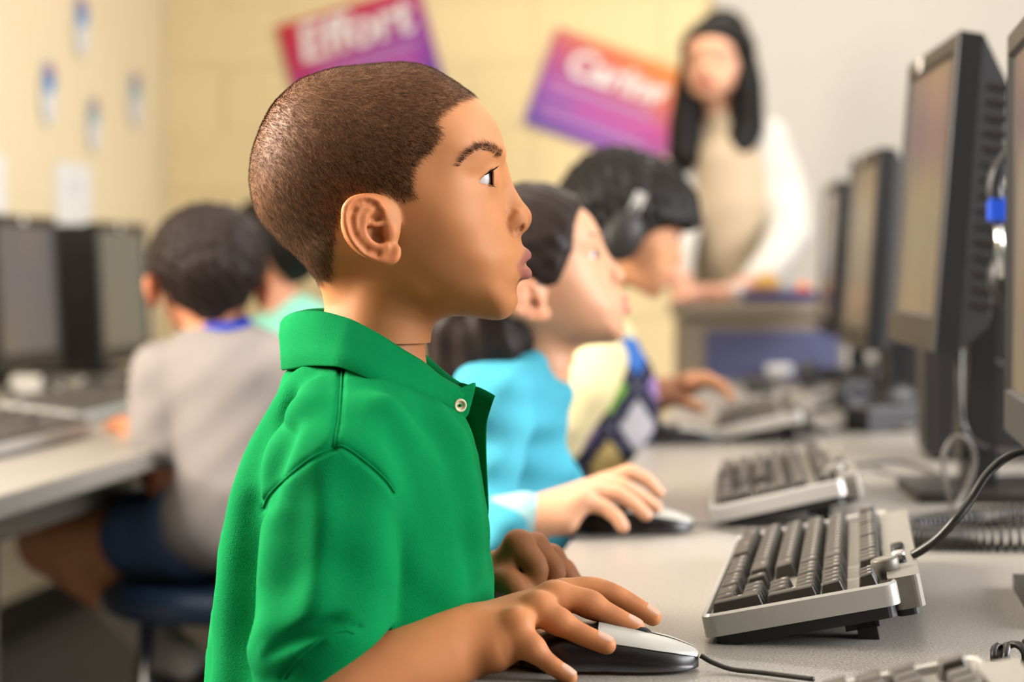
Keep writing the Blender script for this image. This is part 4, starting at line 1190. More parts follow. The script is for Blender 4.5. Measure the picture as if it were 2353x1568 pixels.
# ---------------------------------------------------------------- cables and clutter on the right hand desk
cord('keyboard_cable', [W(2098, 1276, 1.585), W(2122, 1262, 1.58), (W(2155, 1238, 1.575)), W(2195, 1195, 1.57), W(2230, 1150, 1.575), W(2265, 1095, 1.58), W(2305, 1058, 1.59), W(2350, 1042, 1.62), W(2420, 1050, 1.68), Dk(2440, 1260)], .0034, M['cable'], 'thick black cable arching up from the sharp keyboard to the right edge', 80)
cord('monitor_cable', [W(2207, 790, 2.45), W(2205, 860, 2.44), W(2206, 930, 2.42), W(2214, 985, 2.40), W(2240, 1020, 2.42), W(2290, 1036, 2.5), W(2360, 1042, 2.6)], .0042, M['cable'], 'black cable hanging below the vented monitor')
cord('monitor_cable', [W(2222, 765, 2.5), W(2250, 800, 2.5), W(2290, 835, 2.5), W(2340, 860, 2.5), W(2400, 870, 2.5)], .0045, M['cable'], 'black cable sloping away to the right below the vented monitor')
cord('looped_cable', [Dk(2120, 1215, .004), W(2185, 1180, 2.24), W(2172, 1110, 2.24), W(2168, 1050, 2.24), W(2186, 1012, 2.24), W(2215, 1005, 2.24), W(2238, 1045, 2.25), W(2232, 1095, 2.25), W(2205, 1150, 2.24), Dk(2170, 1200, .004), Dk(2090, 1222, .004)], .0026, M['cable_grey'], 'thin grey cable standing up in a loop below the vented monitor', 90)
cord('keyboard_cable', [Dk(1930, 1075, .012), Dk(1985, 1068, .006), Dk(2060, 1062, .004), Dk(2120, 1075, .004), Dk(2180, 1105, .004), Dk(2240, 1125, .004), Dk(2340, 1128, .004)], .0028, M['cable'], 'dark cable curving over the desk from the second keyboard')
cord('desk_cable', [Dk(2010, 1080, .004), Dk(2060, 1092, .004), Dk(2130, 1100, .004), Dk(2220, 1098, .004), Dk(2353, 1085, .004)], .0026, M['cable_grey'], 'grey cable lying straight on the desk behind the looped cable')
for i, (pts, lb) in enumerate([
    ([(1850, 948), (1930, 930), (2010, 950), (2110, 930), (2200, 950)], 'dark cable tangled on the desk right of the third keyboard'),
    ([(1830, 965), (1900, 990), (1990, 965), (2080, 985), (2190, 960)], 'dark cable winding in front of the tangle right of the third keyboard'),
    ([(1880, 915), (1960, 905), (2040, 925), (2130, 900), (2230, 915)], 'dark cable at the back of the tangle below the middle monitor'),
    ([(1680, 880), (1760, 868), (1830, 885), (1900, 872)], 'dark cable near the far keyboard beyond the typing hands')]):
    cord('desk_cable', [Dk(a, b, .006) for a, b in pts], .005, M['cable'] if i % 2 == 0 else M['cable_grey'], lb)
def coil(name, pts, R, r, turns, m, label, n=None):
    n = n or int(turns * 14); P = spline(pts, n); Q = []
    up = Vector((0, 0, 1))
    for i in range(n):
        t = Vector(P[min(i + 1, n - 1)] - P[max(i - 1, 0)]).normalized(); s_ = t.cross(up).normalized(); u_ = s_.cross(t)
        a = 2 * math.pi * turns * i / n
        Q.append(Vector(P[i]) + (s_ * math.cos(a) + u_ * math.sin(a)) * R)
    o = MB().tube(Q, r, 6).build(name, m, None, True); return tag(o, label, 'cable', 'coiled black cords')
coil('coiled_cord', [Dk(2078, 1232, .012), Dk(2150, 1236, .012), Dk(2250, 1238, .012), Dk(2400, 1238, .012)], .0095, .0024, 22, M['cable'], 'coiled black cord lying nearest along the desk right of the sharp keyboard')
coil('coiled_cord', [Dk(2080, 1212, .012), Dk(2160, 1200, .012), Dk(2260, 1190, .012), Dk(2400, 1184, .012)], .0095, .0024, 22, M['cable'], 'coiled black cord lying behind the other one, close to the monitor base')
coil('coiled_cord', [Dk(2288, 1516, .010), Dk(2320, 1514, .011), Dk(2350, 1506, .011), Dk(2420, 1500, .011)], .0082, .0026, 4.5, M['cable'], 'end of a coiled black cord in the lower right corner')
# dark tower computer, headset and small things behind the monitors
def tower(label, px, py_bot_lift, Y, w, d, h, z0):
    p = W(px, 0, Y); t = thing('tower_computer', (p[0], Y, z0), label, 'computer', None, rz=ROT)
    MB().box((0, 0, h / 2), (w / 2, d / 2, h / 2), None, .006).build('case', M['black'], t, local=True)
    MB().box((-w / 2 - .003, 0, h / 2), (.004, d / 2 - .008, h / 2 - .01), None, .002).build('front_panel', M['bezel'], t, local=True)
    MB().lathe([(.004, 0), (.004, .002), (.0001, .003)], 12, Matrix.Translation((-w / 2 - .006, -d / 2 + .03, h * .62)) @ Matrix.Rotation(-math.pi / 2, 4, 'Y')).build('power_light', mat('power_light', lin(200, 190, 40), .5, emit=(0.8, 0.7, 0.1, 0.6)), t, local=True)
    return t
tower('black tower computer in the gap between the two nearest monitors', 2330, 0, 3.0, .24, .17, .36, DESK)
tower('black tower computer behind the middle monitor on the right', 2190, 0, 4.6, .30, .18, .34, DESK)
def headset(label, T, group='black headsets', big=.078):
    t = thing('headset', T.to_translation(), label, 'headphones', group)
    t.rotation_euler = T.to_euler()
    arc = [(0, big * math.cos(a), .02 + big * 1.12 * math.sin(a)) for a in np.linspace(0, math.pi, 24)]
    MB().tube(arc, [.008] * 24, 8).build('headband', M['black'], t, True, local=True)
    MB().tube(arc[6:18], [.011] * 12, 8).build('head_pad', M['black'], t, True, local=True)
    for s in (-1, 1):
        mm = Matrix.Translation((0, s * big, 0)) @ Matrix.Rotation(-s * math.pi / 2, 4, 'X')
        MB().lathe([(.0001, -.012), (.028, -.012), (.035, -.004), (.035, .006), (.026, .014), (.0001, .015)], 24, mm @ Matrix.Diagonal((.85, 1.1, 1, 1))).build('ear_cup', M['bezel'], t, True, local=True)
        MB().lathe([(.018, -.016), (.030, -.020), (.036, -.013), (.030, -.006), (.018, -.010)], 24, mm @ Matrix.Diagonal((.85, 1.1, 1, 1))).build('cushion', M['black'], t, True, local=True)
        MB().box((0, s * big * 1.0, .035), (.008, .003, .034)).build('slider', M['silver'], t, local=True)
    return t
hp_ = W(2296, 640, 2.12)
hs = thing('headset', Vector(hp_), 'black headset with a blue joint hanging behind the cut off monitor', 'headphones', 'black headsets')
MB().tube(spline([W(2420, 330, 2.16), W(2340, 345, 2.13), W(2300, 385, 2.12), W(2286, 425, 2.12), W(2288, 460, 2.12)], 20), .0085, 10).build('headband', M['black'], hs, True)
pb = Vector(W(2291, 482, 2.12)); MB().box(pb, (.0085, .008, .0115), None, .002).build('blue_joint', M['blue_plastic'], hs)
MB().tube([W(2293, 508, 2.12), W(2297, 560, 2.12), W(2300, 640, 2.12)], .0045, 10).build('slider', M['chrome'], hs, True)
MB().lathe([(.0001, -.012), (.026, -.012), (.034, -.004), (.034, .006), (.026, .013), (.0001, .014)], 24, Matrix.Translation(Vector(W(2348, 640, 2.13))) @ Matrix.Rotation(math.pi / 2, 4, 'X')).build('ear_cup', M['black'], hs, True)
for (px, py, rz, lb) in [(2010, 962, .4, 'black headset lying on the desk below the middle monitor'), (1930, 900, 1.3, 'black headset lying on the desk beyond the third keyboard')]:
    p = Dk(px, py); headset(lb, Matrix.Translation(Vector((p[0], p[1], DESK + .035))) @ Matrix.Rotation(rz, 4, 'Z') @ Matrix.Rotation(math.pi / 2, 4, 'Y'), big=.07)
p = Dk(2150, 985); ps = thing('power_strip', (p[0], p[1], DESK), 'long black power strip on the desk left of the vented monitor', 'power strip', rz=.5)
MB().box((0, 0, .02), (.16, .03, .02), None, .004).build('body', M['black'], ps, local=True)
for k in range(5): MB().box((-.12 + .06 * k, 0, .041), (.016, .016, .0015)).build('socket', M['bezel'], ps, local=True)
for i, (px, py, lb, mm) in enumerate([(1790, 862, 'small pale plastic plug on the desk beyond the third keyboard', 'white_plastic'), (1745, 905, 'small dark adapter box near the third keyboard', 'bezel')]):
    p = Dk(px, py); o = MB().box((0, 0, .012), (.03, .018, .012), None, .005).build('adapter', M[mm], None, True); o.location = p; tag(o, lb, 'adapter')
# ---------------------------------------------------------------- the other people
PIV = H(868, 530)
def head_xf(pw, yaw=0.0, pitch=0.0, roll=0.0, s=1.0):
    """matrix that takes the sculpted head (facing +x) to another place; pitch > 0 looks up"""
    return Matrix.Translation(Vector(pw)) @ Matrix.Rotation(yaw, 4, 'Z') @ Matrix.Rotation(-pitch, 4, 'Y') @ Matrix.Rotation(roll, 4, 'X') @ Matrix.Scale(s, 4) @ Matrix.Translation(-Vector(PIV))
def xf(Mx, v):
    A = np.array(Mx); return v @ A[:3, :3].T + A[:3, 3]
hn2 = vnormals(hv2, hq2)
def hair_cap(Mx, poly, thick, soft=14, rough=.0012, seed=0):
    """hair lying over the skull inside a hairline polygon, thinning out to nothing at its edge"""
    m = poly_mask(hv2, poly, soft)
    lat = np.abs(hv2[:, 1] - YB); x, y = near_px(hv2)
    ear = (lat > .0775) & (x > 780) & (x < 925) & (y > 446) & (y < 612)
    m = np.where(ear, 0, m)
    keep = (m[hq2] > 0.02).all(1)
    ph = seed * 1.7
    nz = rough * (np.sin(hv2[:, 0] * 300 + hv2[:, 2] * 210 + ph) + np.sin(hv2[:, 1] * 260 - hv2[:, 2] * 330 + ph) + np.sin(hv2[:, 0] * 150 + hv2[:, 1] * 420))
    v = hv2 + hn2 * (m * thick + m * nz - .0008 * (m < .05))[:, None]
    idx = np.unique(hq2[keep]); mp = np.full(len(hv2), -1); mp[idx] = np.arange(len(idx))
    return xf(Mx, v[idx]), mp[hq2[keep]]
def add_eyes(p, Mx, s=1.0):
    for e in EYES: eyeball(p, xf(Mx, e[None])[0], .0120 * s, (Mx.to_3x3() @ Vector((1, -.3, 0))))
def brows(p, Mx, m):
    for s in (-1, 1):
        P = [H(a, b, s * l) for a, b, l in [(1060, 376, .0515), (1086, 348, .0505), (1116, 336, .0450), (1156, 350, .026)]]
        MB().tube(spline(xf(Mx, np.array(P)), 14), [.0012, .002, .0026, .003, .0032, .0034, .0034, .0034, .0034, .0032, .003, .0028, .0024, .0016], 6).build('eyebrow', m, p, True)
def person(label, parts):
    v, q, c = join(parts); o = mesh_obj('person', v, q, M['skin_soft'], None, True, c); return tag(o, label, 'person')
def body(lo, hi, h, chains, k=0.02, cuts=()):
    vol = Vol(lo, hi, h)
    for pts, rad, kk in chains: vol.chain(pts, rad, k=kk)
    for pts, rad, kk in cuts: vol.chain(pts, rad, k=kk, mode='-')
    v, q = vol.mesh(); return relax(v, q, 2, .5), q
def bounds(chains, m=.02):
    P = np.vstack([np.array(c[0]) for c in chains]); r = max(np.max(c[1]) for c in chains)
    return P.min(0) - r - m, P.max(0) + r + m
def sculpt(chains, h, cuts=()):
    lo, hi = bounds(chains); return body(lo, hi, h, chains, cuts=cuts)
def stool(label, x, y, seat_z, col):
    t = thing('stool', (x, y, 0), label, 'stool', 'stools with chrome legs')
    MB().lathe([(.0001, seat_z - .045), (.15, seat_z - .045), (.165, seat_z - .035), (.17, seat_z - .015), (.15, seat_z), (.0001, seat_z)], 32).build('seat', col, t, True, local=True)
    for k in range(4):
        a = math.pi / 4 + k * math.pi / 2
        MB().tube([(.12 * math.cos(a), .12 * math.sin(a), seat_z - .045), (.17 * math.cos(a), .17 * math.sin(a), 0.0)], .012, 10).build('leg', M['chrome'], t, True, local=True)
    for z_, r_ in ((.20, .148),):
        MB().tube([(r_ * math.cos(a), r_ * math.sin(a), z_) for a in np.linspace(0, 2 * math.pi, 32, endpoint=False)], .008, 8, True).build('foot_ring', M['chrome'], t, True, local=True)
    return t
M['stool_seat'] = mat('dark_blue_vinyl', lin(34, 52, 78), .4)

# ---- girl in aqua, second from the camera
YG = 2.31
SK_G = (222, 166, 130)
Mg = head_xf(W(1212, 688, YG), 0.0, math.radians(10))
hcol, _ = head_colour(hv2, SK_G, (200, 120, 112))
G_parts = [(xf(Mg, hv2), hq2, hcol)]
nk = xf(Mg, np.array([H(870, 720), H(862, 800)]))
hand = [([W(1140, 1225, 2.10), W(1215, 1188, 2.10)], [.021, .0175], .01)]
gm = [W(1392, 1108, 2.150), W(1384, 1118, 2.132), W(1366, 1132, 2.112), W(1336, 1152, 2.094)]
for i, m_ in enumerate(gm): hand.append(([W(1225, 1182 + 3 * i, 2.112 - .006 * i), m_], [.0160, .0100], .010))
hand.append(([W(1240, 1205, 2.092), W(1300, 1195, 2.09), gm[3]], [.013, .014, .0095], .010))
for pts, rad in [([gm[0], W(1446, 1084, 2.152), W(1488, 1104, 2.153), W(1514, 1132, 2.153)], [.0095, .0080, .0070, .0060]),
                 ([gm[1], W(1430, 1118, 2.133), W(1474, 1144, 2.134), W(1508, 1166, 2.134)], [.0098, .0084, .0074, .0064]),
                 ([gm[2], W(1418, 1134, 2.112), W(1456, 1158, 2.112), W(1484, 1184, 2.111)], [.0098, .0084, .0074, .0066]),
                 ([gm[3], W(1388, 1166, 2.092), W(1418, 1190, 2.090), W(1432, 1212, 2.089)], [.0094, .0078, .0070, .0062]),
                 ([W(1250, 1200, 2.14), W(1300, 1210, 2.165), W(1350, 1212, 2.17)], [.014, .010, .008])]:
    hand.append((pts, rad, .0035))
v_, q_ = sculpt(hand, .0022); G_parts.append((v_, q_, s2l(SK_G)))
gh = np.array([(1160 - CX) / FOC * YG, YG, .46])
v_, q_ = sculpt([([nk[0], nk[1], W(1170, 910, YG), gh], [.035, .034, .040, .060], .02), ([gh + [0, -.05, 0], gh + [.27, -.07, -.01]], [.065, .045], .02), ([gh + [0, .05, 0], gh + [.27, .07, -.01]], [.065, .045], .02),
                 ([gh + [.27, -.07, -.01], gh + [.25, -.07, -.34]], [.044, .03], .02), ([gh + [.27, .07, -.01], gh + [.25, .07, -.34]], [.044, .03], .02)], .008)
G_parts.append((v_, q_, s2l(SK_G)))
girl = person('child with dark tied back hair in an aqua top, second from the camera', G_parts)
add_eyes(girl, Mg); brows(girl, Mg, M['hair_brown'])
GH = [(1102, 228), (1078, 246), (1060, 275), (1046, 315), (1030, 370), (1000, 420), (962, 470), (930, 478), (900, 462), (860, 444), (800, 452), (776, 480), (770, 540), (764, 600), (758, 640), (720, 660), (540, 600), (500, 300), (700, 80), (1000, 80), (1112, 205)]
v_, q_ = hair_cap(Mg, GH, .0075, 22, .0006); gh_ = mesh_obj('hair', v_, q_, M['hair_brown'], girl, True)
tail = [([W(1165, 640, YG), W(1105, 690, YG), W(1075, 760, YG), W(1070, 830, YG), W(1095, 870, YG - .01)], [.036, .044, .048, .042, .016], .03), ([W(1120, 720, YG - .02), W(1150, 790, YG - .02), W(1160, 835, YG - .02)], [.036, .036, .016], .03)]
v_, q_ = sculpt(tail, .005); nn = vnormals(v_, q_); v_ = v_ + nn * (.0010 * np.sin(v_[:, 0] * 260 + v_[:, 2] * 60) + .002 * np.sin(v_[:, 1] * 300 + v_[:, 2] * 90))[:, None]
mesh_obj('ponytail', v_, q_, M['hair_brown'], girl, True)
gs = [W(1165, 915, YG - .115), W(1165, 915, YG + .115)]
tors = [([W(1192, 872, YG), W(1160, 950, YG), W(1152, 1080, YG), W(1130, 1250, YG), gh + [-.015, 0, .05]], [.042, .066, .074, .080, .088], .03)]
for s_, sg in zip(gs, (-1, 1)): tors.append(([W(1180, 905, YG), s_ + [-.02, 0, -.01]], [.042, .040], .035))
tors += [([gs[0] + [-.02, 0, -.01], W(1105, 1180, 2.16), W(1125, 1215, 2.12), W(1160, 1212, 2.10)], [.042, .038, .036, .030], .02)]
tors += [([gs[1] + [-.02, 0, -.01], W(1190, 1130, 2.42), W(1290, 1120, 2.40)], [.042, .036, .030], .02)]
v_, q_ = sculpt(tors, .005); nn = vnormals(v_, q_)
v_ = v_ + nn * (.003 * np.sin(v_[:, 0] * 70 - v_[:, 2] * 95) + .002 * np.sin(v_[:, 2] * 150 + v_[:, 0] * 40))[:, None]
gtop = mesh_obj('long_sleeved_top', v_, q_, M['aqua'], girl, True)
v_, q_ = sculpt([([W(1125, 1222, 2.115), W(1205, 1192, 2.10)], [.0335, .0265], .01)], .004)
cuf = mesh_obj('cuff', v_, q_, M['aqua_light'], gtop, True)
v_, q_ = sculpt([([gh + [0, 0, .02], gh + [0, 0, .02] * np.array([1, 1, 0]) ], [.095, .095], .02), ([gh + [0, -.05, 0], gh + [.2, -.07, -.01]], [.075, .062], .03), ([gh + [0, .05, 0], gh + [.2, .07, -.01]], [.075, .062], .03)], .008)
mesh_obj('trousers', v_, q_, M['denim'], girl, True)
stool('dark blue stool under the child in aqua', gh[0] - .01, gh[1], gh[2] - .085, M['stool_seat'])

# ---- boy with headphones and argyle vest, third from the camera
Y3 = 3.25
Mb = head_xf(W(1415, 545, Y3), math.radians(6), math.radians(-24), s=1.0)
hcol, _ = head_colour(hv2, (216, 154, 112), (190, 116, 100))
B_parts = [(xf(Mb, hv2), hq2, hcol)]
nk = xf(Mb, np.array([H(880, 720), H(866, 800)]))
b3h = np.array([(1330 - CX) / FOC * Y3, Y3, .46])
v_, q_ = sculpt([([nk[0], nk[1], W(1345, 850, Y3), b3h], [.034, .036, .06, .08], .02), ([b3h + [0, -.05, 0], b3h + [.28, -.07, -.01]], [.068, .045], .02), ([b3h + [0, .05, 0], b3h + [.28, .07, -.01]], [.068, .045], .02)], .008)
B_parts.append((v_, q_, s2l((210, 150, 110))))
for dY, dx in ((.06, 12),):
    arm = [([W(1430 + dx, 950, Y3 + dY), W(1510 + dx, 905, Y3 + dY)], [.028, .022], .01), ([W(1510 + dx, 903, Y3 + dY), W(1580 + dx, 880, Y3 + dY)], [.022, .018], .012)]
    for k in range(4):
        y_ = Y3 + dY - .027 + .018 * k
        arm.append(([W(1570 + dx, 882, y_), W(1610 + dx, 868 + 3 * k, y_), W(1650 + dx, 888 + 2 * k, y_), W(1668 + dx, 916, y_)], [.011, .0095, .008, .0065], .004))
    arm.append(([W(1520 + dx, 905, Y3 + dY), W(1565 + dx, 925, Y3 + dY - .03), W(1600 + dx, 940, Y3 + dY - .03)], [.014, .010, .008], .006))
    v_, q_ = sculpt(arm, .0032); B_parts.append((v_, q_, s2l((214, 152, 110))))
kid3 = person('child in an argyle vest wearing headphones and looking down, third from the camera', B_parts)
add_eyes(kid3, Mb); brows(kid3, Mb, M['hair_black'])
BH = [(1185, 300), (1172, 350), (1120, 352), (1060, 362), (1005, 400), (968, 430), (950, 470), (925, 470), (880, 445), (800, 452), (776, 480), (770, 540), (764, 600), (758, 650), (720, 670), (540, 600), (500, 300), (700, 80), (1000, 80), (1190, 205)]
v_, q_ = hair_cap(Mb, BH, .020, 26, .0016, 2); mesh_obj('hair', v_, q_, M['hair_black'], kid3, True)
T3 = Mb @ Matrix.Translation(Vector(PIV))
hs3 = headset('black and silver headphones worn by the child in the argyle vest', T3 @ Matrix.Translation((-.004, 0, -.002)) @ Matrix.Diagonal((1.0, 1.0, 1.0, 1.0)), big=.094)
# shirt (cream) and vest (argyle)
slv3 = [([W(1385, 790, Y3), W(1372, 830, Y3)], [.05, .06], .02)]
for sg in (-1, 1):
    if sg < 0: slv3 += [([W(1372, 830, Y3 - .09), W(1335, 890, Y3 - .13), W(1300, 955, Y3 - .13), W(1285, 1010, Y3 - .12)], [.045, .050, .044, .036], .02)]
    else: slv3 += [([W(1375, 835, Y3 + .09), W(1370, 930, Y3 + .12), W(1400, 985, Y3 + .10), W(1450, 948, Y3 + .065)], [.045, .048, .042, .036], .02)]
v_, q_ = sculpt(slv3, .006); mesh_obj('shirt', v_, q_, M['cream'], kid3, True)
tor3 = [([W(1385, 830, Y3), W(1375, 900, Y3), W(1372, 1010, Y3), W(1345, 1150, Y3), b3h + [0, 0, .06]], [.060, .088, .098, .10, .098], .03), ([W(1385, 845, Y3 - .075), W(1385, 845, Y3 + .075)], [.038, .038], .03)]
v_, q_ = sculpt(tor3, .004)
px, py = near_px(np.column_stack([v_[:, 0], v_[:, 1] - Y3 + YB, v_[:, 2]])); px = CX + (v_[:, 0]) / Y3 * FOC; py = HY - (v_[:, 2] - ZC) / Y3 * FOC
cv = np.ones((len(v_), 3)) * s2l((40, 40, 62))
DI = {}
pal = [(140, 190, 90), (206, 180, 116), (168, 140, 196), (66, 116, 190), (186, 182, 186)]
for i in range(-4, 5):
    for j in range(-4, 8):
        cxd, cyd = 1392 + 134 * i + (67 if j % 2 else 0), 885 + 88 * j
        m_ = (np.abs(px - cxd) / 44 + np.abs(py - cyd) / 64) < 0.98
        cv[m_] = s2l({(0, 0): pal[0], (0, -1): pal[3], (0, 1): pal[4], (-1, 1): pal[2], (0, 2): pal[1]}.get((i, j), pal[(2 * i + 3 * j) % 5]))
        l_ = np.abs((np.abs(px - cxd) / 37 + np.abs(py - cyd) / 88) - 0.5) < .02
dash = (np.abs(((px - 1392) / 134 + (py - 885) / 176) % 1 - .5) < .02) | (np.abs(((px - 1392) / 134 - (py - 885) / 176) % 1 - .5) < .02)
cv[dash] = cv[dash] * .6 + s2l((200, 200, 215)) * .25
mesh_obj('argyle_vest', v_, q_, M['argyle'], kid3, True, cv)
v_, q_ = sculpt([([b3h + [0, 0, .02], b3h + [0, 0, .0]], [.10, .10], .02), ([b3h + [0, -.05, 0], b3h + [.22, -.07, -.01]], [.078, .062], .03), ([b3h + [0, .05, 0], b3h + [.22, .07, -.01]], [.078, .062], .03)], .008)
mesh_obj('trousers', v_, q_, M['denim'], kid3, True)
stool('dark blue stool under the child wearing headphones', b3h[0] - .01, b3h[1], b3h[2] - .09, M['stool_seat'])

# ---- woman standing at the back
YT = 5.70
Mt = head_xf(W(1652, 165, YT), math.radians(-115), math.radians(-6), s=1.08)
# the face looks towards the camera and a little to the left of the picture
hcol, _ = head_colour(hv2, (226, 168, 134), (178, 82, 78))
T_parts = [(xf(Mt, hv2), hq2, hcol)]
nk = xf(Mt, np.array([H(880, 720), H(866, 800)]))
th_ = W(1700, 760, YT + .05); th_[2] = .86
v_, q_ = sculpt([([nk[0], nk[1], W(1690, 330, YT + .02), W(1690, 450, YT + .03), th_], [.040, .042, .07, .09, .10], .03), ([th_, [th_[0], th_[1], .45], [th_[0], th_[1], .06]], [.12, .11, .07], .03)], .010)
T_parts.append((v_, q_, s2l((222, 166, 134))))
for pts, sg in (([W(1740, 655, 5.36), W(1660, 680, 5.32), W(1610, 678, 5.30)], 1), ([W(1560, 640, 5.40), W(1570, 672, 5.31), W(1600, 682, 5.27)], -1)):
    ch_ = [(pts, [.032, .026, .026], .01)]
    for k in range(4): ch_.append(([pts[-1] + [0, 0, .0], pts[-1] + np.array([-.03 - .004 * k, -.03 + .018 * k, -.004]), pts[-1] + np.array([-.062 + .004 * abs(k - 1.5), -.035 + .020 * k, -.012])], [.014, .010, .008], .006))
    v_, q_ = sculpt(ch_, .006); T_parts.append((v_, q_, s2l((226, 166, 140))))
teach = person('woman with long dark hair and white knitwear standing by the counter at the back', T_parts)
add_eyes(teach, Mt, 1.08); brows(teach, Mt, M['hair_black'])
TH = [(1104, 222), (1074, 262), (1046, 330), (1010, 420), (985, 520), (960, 600), (920, 640), (860, 640), (758, 700), (600, 700), (500, 500), (500, 300), (700, 80), (1000, 80), (1112, 205)]
v_, q_ = hair_cap(Mt, TH, .014, 26, .0014, 4)
mesh_obj('hair', v_, q_, M['hair_black'], teach, True)
lh = [([W(1590, 130, YT - .0), W(1580, 210, YT + .0), W(1575, 290, YT - .02), W(1572, 355, YT - .04), W(1575, 385, YT - .05)], [.03, .036, .045, .045, .02], .03),
      ([W(1700, 95, YT - .02), W(1716, 190, YT - .05), W(1714, 290, YT - .03), W(1690, 355, YT - .05), W(1678, 388, YT - .06)], [.034, .042, .050, .044, .016], .03),
      ([W(1660, 80, YT + .05), W(1665, 200, YT + .10), W(1660, 300, YT + .11)], [.07, .08, .07], .03)]
v_, q_ = sculpt(lh, .008); mesh_obj('long_hair', v_, q_, M['hair_black'], teach, True)
top = [([W(1665, 300, YT), W(1670, 380, YT), W(1680, 480, YT), W(1680, 640, YT), [th_[0], th_[1], .86]], [.06, .10, .115, .11, .12], .04)]
v_, q_ = sculpt(top, .008); mesh_obj('beige_top', v_, q_, M['beige_knit'], teach, True)
car = [([W(1760, 320, YT + .03), W(1800, 440, YT), W(1815, 540, YT - .10), W(1780, 600, YT - .22), W(1735, 652, 5.37)], [.060, .064, .060, .050, .042], .03),
       ([W(1600, 330, YT + .03), W(1570, 450, YT), W(1555, 560, YT - .15), W(1550, 620, YT - .24), W(1562, 642, 5.41)], [.060, .058, .052, .046, .040], .03),
       ([W(1740, 330, YT + .02), W(1750, 480, YT + .02), W(1750, 640, YT + .02)], [.055, .085, .085], .03), ([W(1620, 340, YT + .02), W(1600, 480, YT + .02), W(1610, 640, YT + .02)], [.05, .06, .07], .03)]
v_, q_ = sculpt(car, .008); mesh_obj('white_cardigan', v_, q_, M['white_knit'], teach, True)
v_, q_ = sculpt([([[th_[0], th_[1], .9], [th_[0], th_[1], .5], [th_[0] - .02, th_[1], .10]], [.135, .13, .10], .03)], .012); mesh_obj('trousers', v_, q_, M['denim'], teach, True)

# ---- boy in a grey T-shirt seen from behind
YR = 3.15
Mr_ = head_xf(W(478, 668, YR), math.radians(102), math.radians(-8))
hcol, _ = head_colour(hv2, (206, 136, 100), (180, 110, 96))
R_parts = [(xf(Mr_, hv2), hq2, hcol)]
nk = xf(Mr_, np.array([H(880, 720), H(866, 800)]))
rh = W(440, 1228, YR + .02)
knee = W(118, 1245, 3.36); ank = W(300, 1405, 3.22); foot = W(385, 1490, 3.20)
leg = [([rh + [0, 0, -.012], knee], [.055, .048], .02), ([knee, ank], [.048, .030], .02), ([ank, foot], [.030, .026], .01)]
legB = [([rh + [0, .10, 0], knee + [.05, .16, 0]], [.070, .052], .02), ([knee + [.05, .16, 0], ank + [.02, .18, -.02]], [.048, .030], .02)]
v_, q_ = sculpt([([nk[0], nk[1], W(505, 850, YR), rh + [0, .03, .02]], [.036, .036, .04, .07], .02)] + leg + legB, .006)
R_parts.append((v_, q_, s2l((206, 142, 98))))
elb = W(396, 1140, YR + .03)
armR = [([W(376, 1000, YR + .01), elb], [.029, .028], .01), ([elb, W(330, 1040, YR + .20), W(300, 985, YR + .26)], [.030, .026, .022], .015)]
for k in range(4): armR.append(([W(300, 985, YR + .26), W(285 - 6 * k, 975, YR + .30), W(270 - 8 * k, 985, YR + .33)], [.018, .010, .008], .006))
v_, q_ = sculpt(armR, .005); R_parts.append((v_, q_, s2l((208, 132, 92))))
greyk = person('child in a grey T-shirt seen from behind on a stool at the left desk', R_parts)
SH_ = [(1092, 219), (1051, 234), (1021, 255), (1000, 277), (996, 335), (971, 360), (947, 389), (944, 415), (950, 452), (929, 459), (903, 449), (880, 442), (860, 440), (800, 450), (782, 470), (777, 499), (768, 532), (763, 574), (760, 617), (757, 668), (720, 690), (540, 600), (500, 300), (700, 80), (1000, 80), (1100, 200)]
v_, q_ = hair_cap(Mr_, SH_, .013, 24, .0012, 3); mesh_obj('hair', v_, q_, M['hair_brown'], greyk, True)
tee = [([W(503, 802, YR), W(522, 880, YR), W(545, 1000, YR), W(542, 1090, YR), W(525, 1180, YR + .02)], [.044, .088, .088, .088, .088], .03), ([W(450, 1190, YR + .02), W(560, 1190, YR + .02)], [.052, .060], .03), ([W(452, 1215, YR - .02), W(560, 1225, YR - .02)], [.050, .056], .03),
       ([W(490, 832, YR), W(375, 862, YR + .0)], [.046, .046], .04), ([W(374, 862, YR), W(364, 940, YR - .005), W(368, 1005, YR - .005)], [.046, .045, .044], .015), ([W(510, 832, YR), W(640, 860, YR)], [.046, .046], .04), ([W(640, 860, YR), W(665, 980, YR + .02)], [.05, .05], .02)]
v_, q_ = sculpt(tee, .005); nn = vnormals(v_, q_); v_ = v_ + nn * (.0014 * np.sin(v_[:, 0] * 60 + v_[:, 2] * 40) + .001 * np.sin(v_[:, 2] * 90 - v_[:, 0] * 80))[:, None]
tee_o = mesh_obj('t_shirt', v_, q_, M['grey_tee'], greyk, True)
MB().tube([W(506 + 62 * math.cos(a), 742 + 12 * math.sin(a), YR - .044 * math.sin(a)) for a in np.linspace(0, 2 * math.pi, 28, endpoint=False)], .0075, 8, True).build('blue_collar', M['blue_trim'], tee_o, True)
v_, q_ = sculpt([([rh + [0, 0, .02], rh + [0, .10, .02]], [.066, .066], .02), ([rh + [0, 0, -.012], rh * .66 + knee * .34], [.062, .064], .03), ([rh + [0, .10, 0], rh * .66 + knee * .34 + [.02, .12, 0]], [.080, .070], .03)], .006)
mesh_obj('denim_shorts', v_, q_, M['denim'], greyk, True)
v_, q_ = sculpt([([ank + (knee - ank) * .12, ank, foot + [.0, -.01, -.0], foot + [.03, -.03, -.012]], [.036, .035, .036, .030], .012)], .005)
mesh_obj('white_sock', v_, q_, M['sock'], greyk, True)
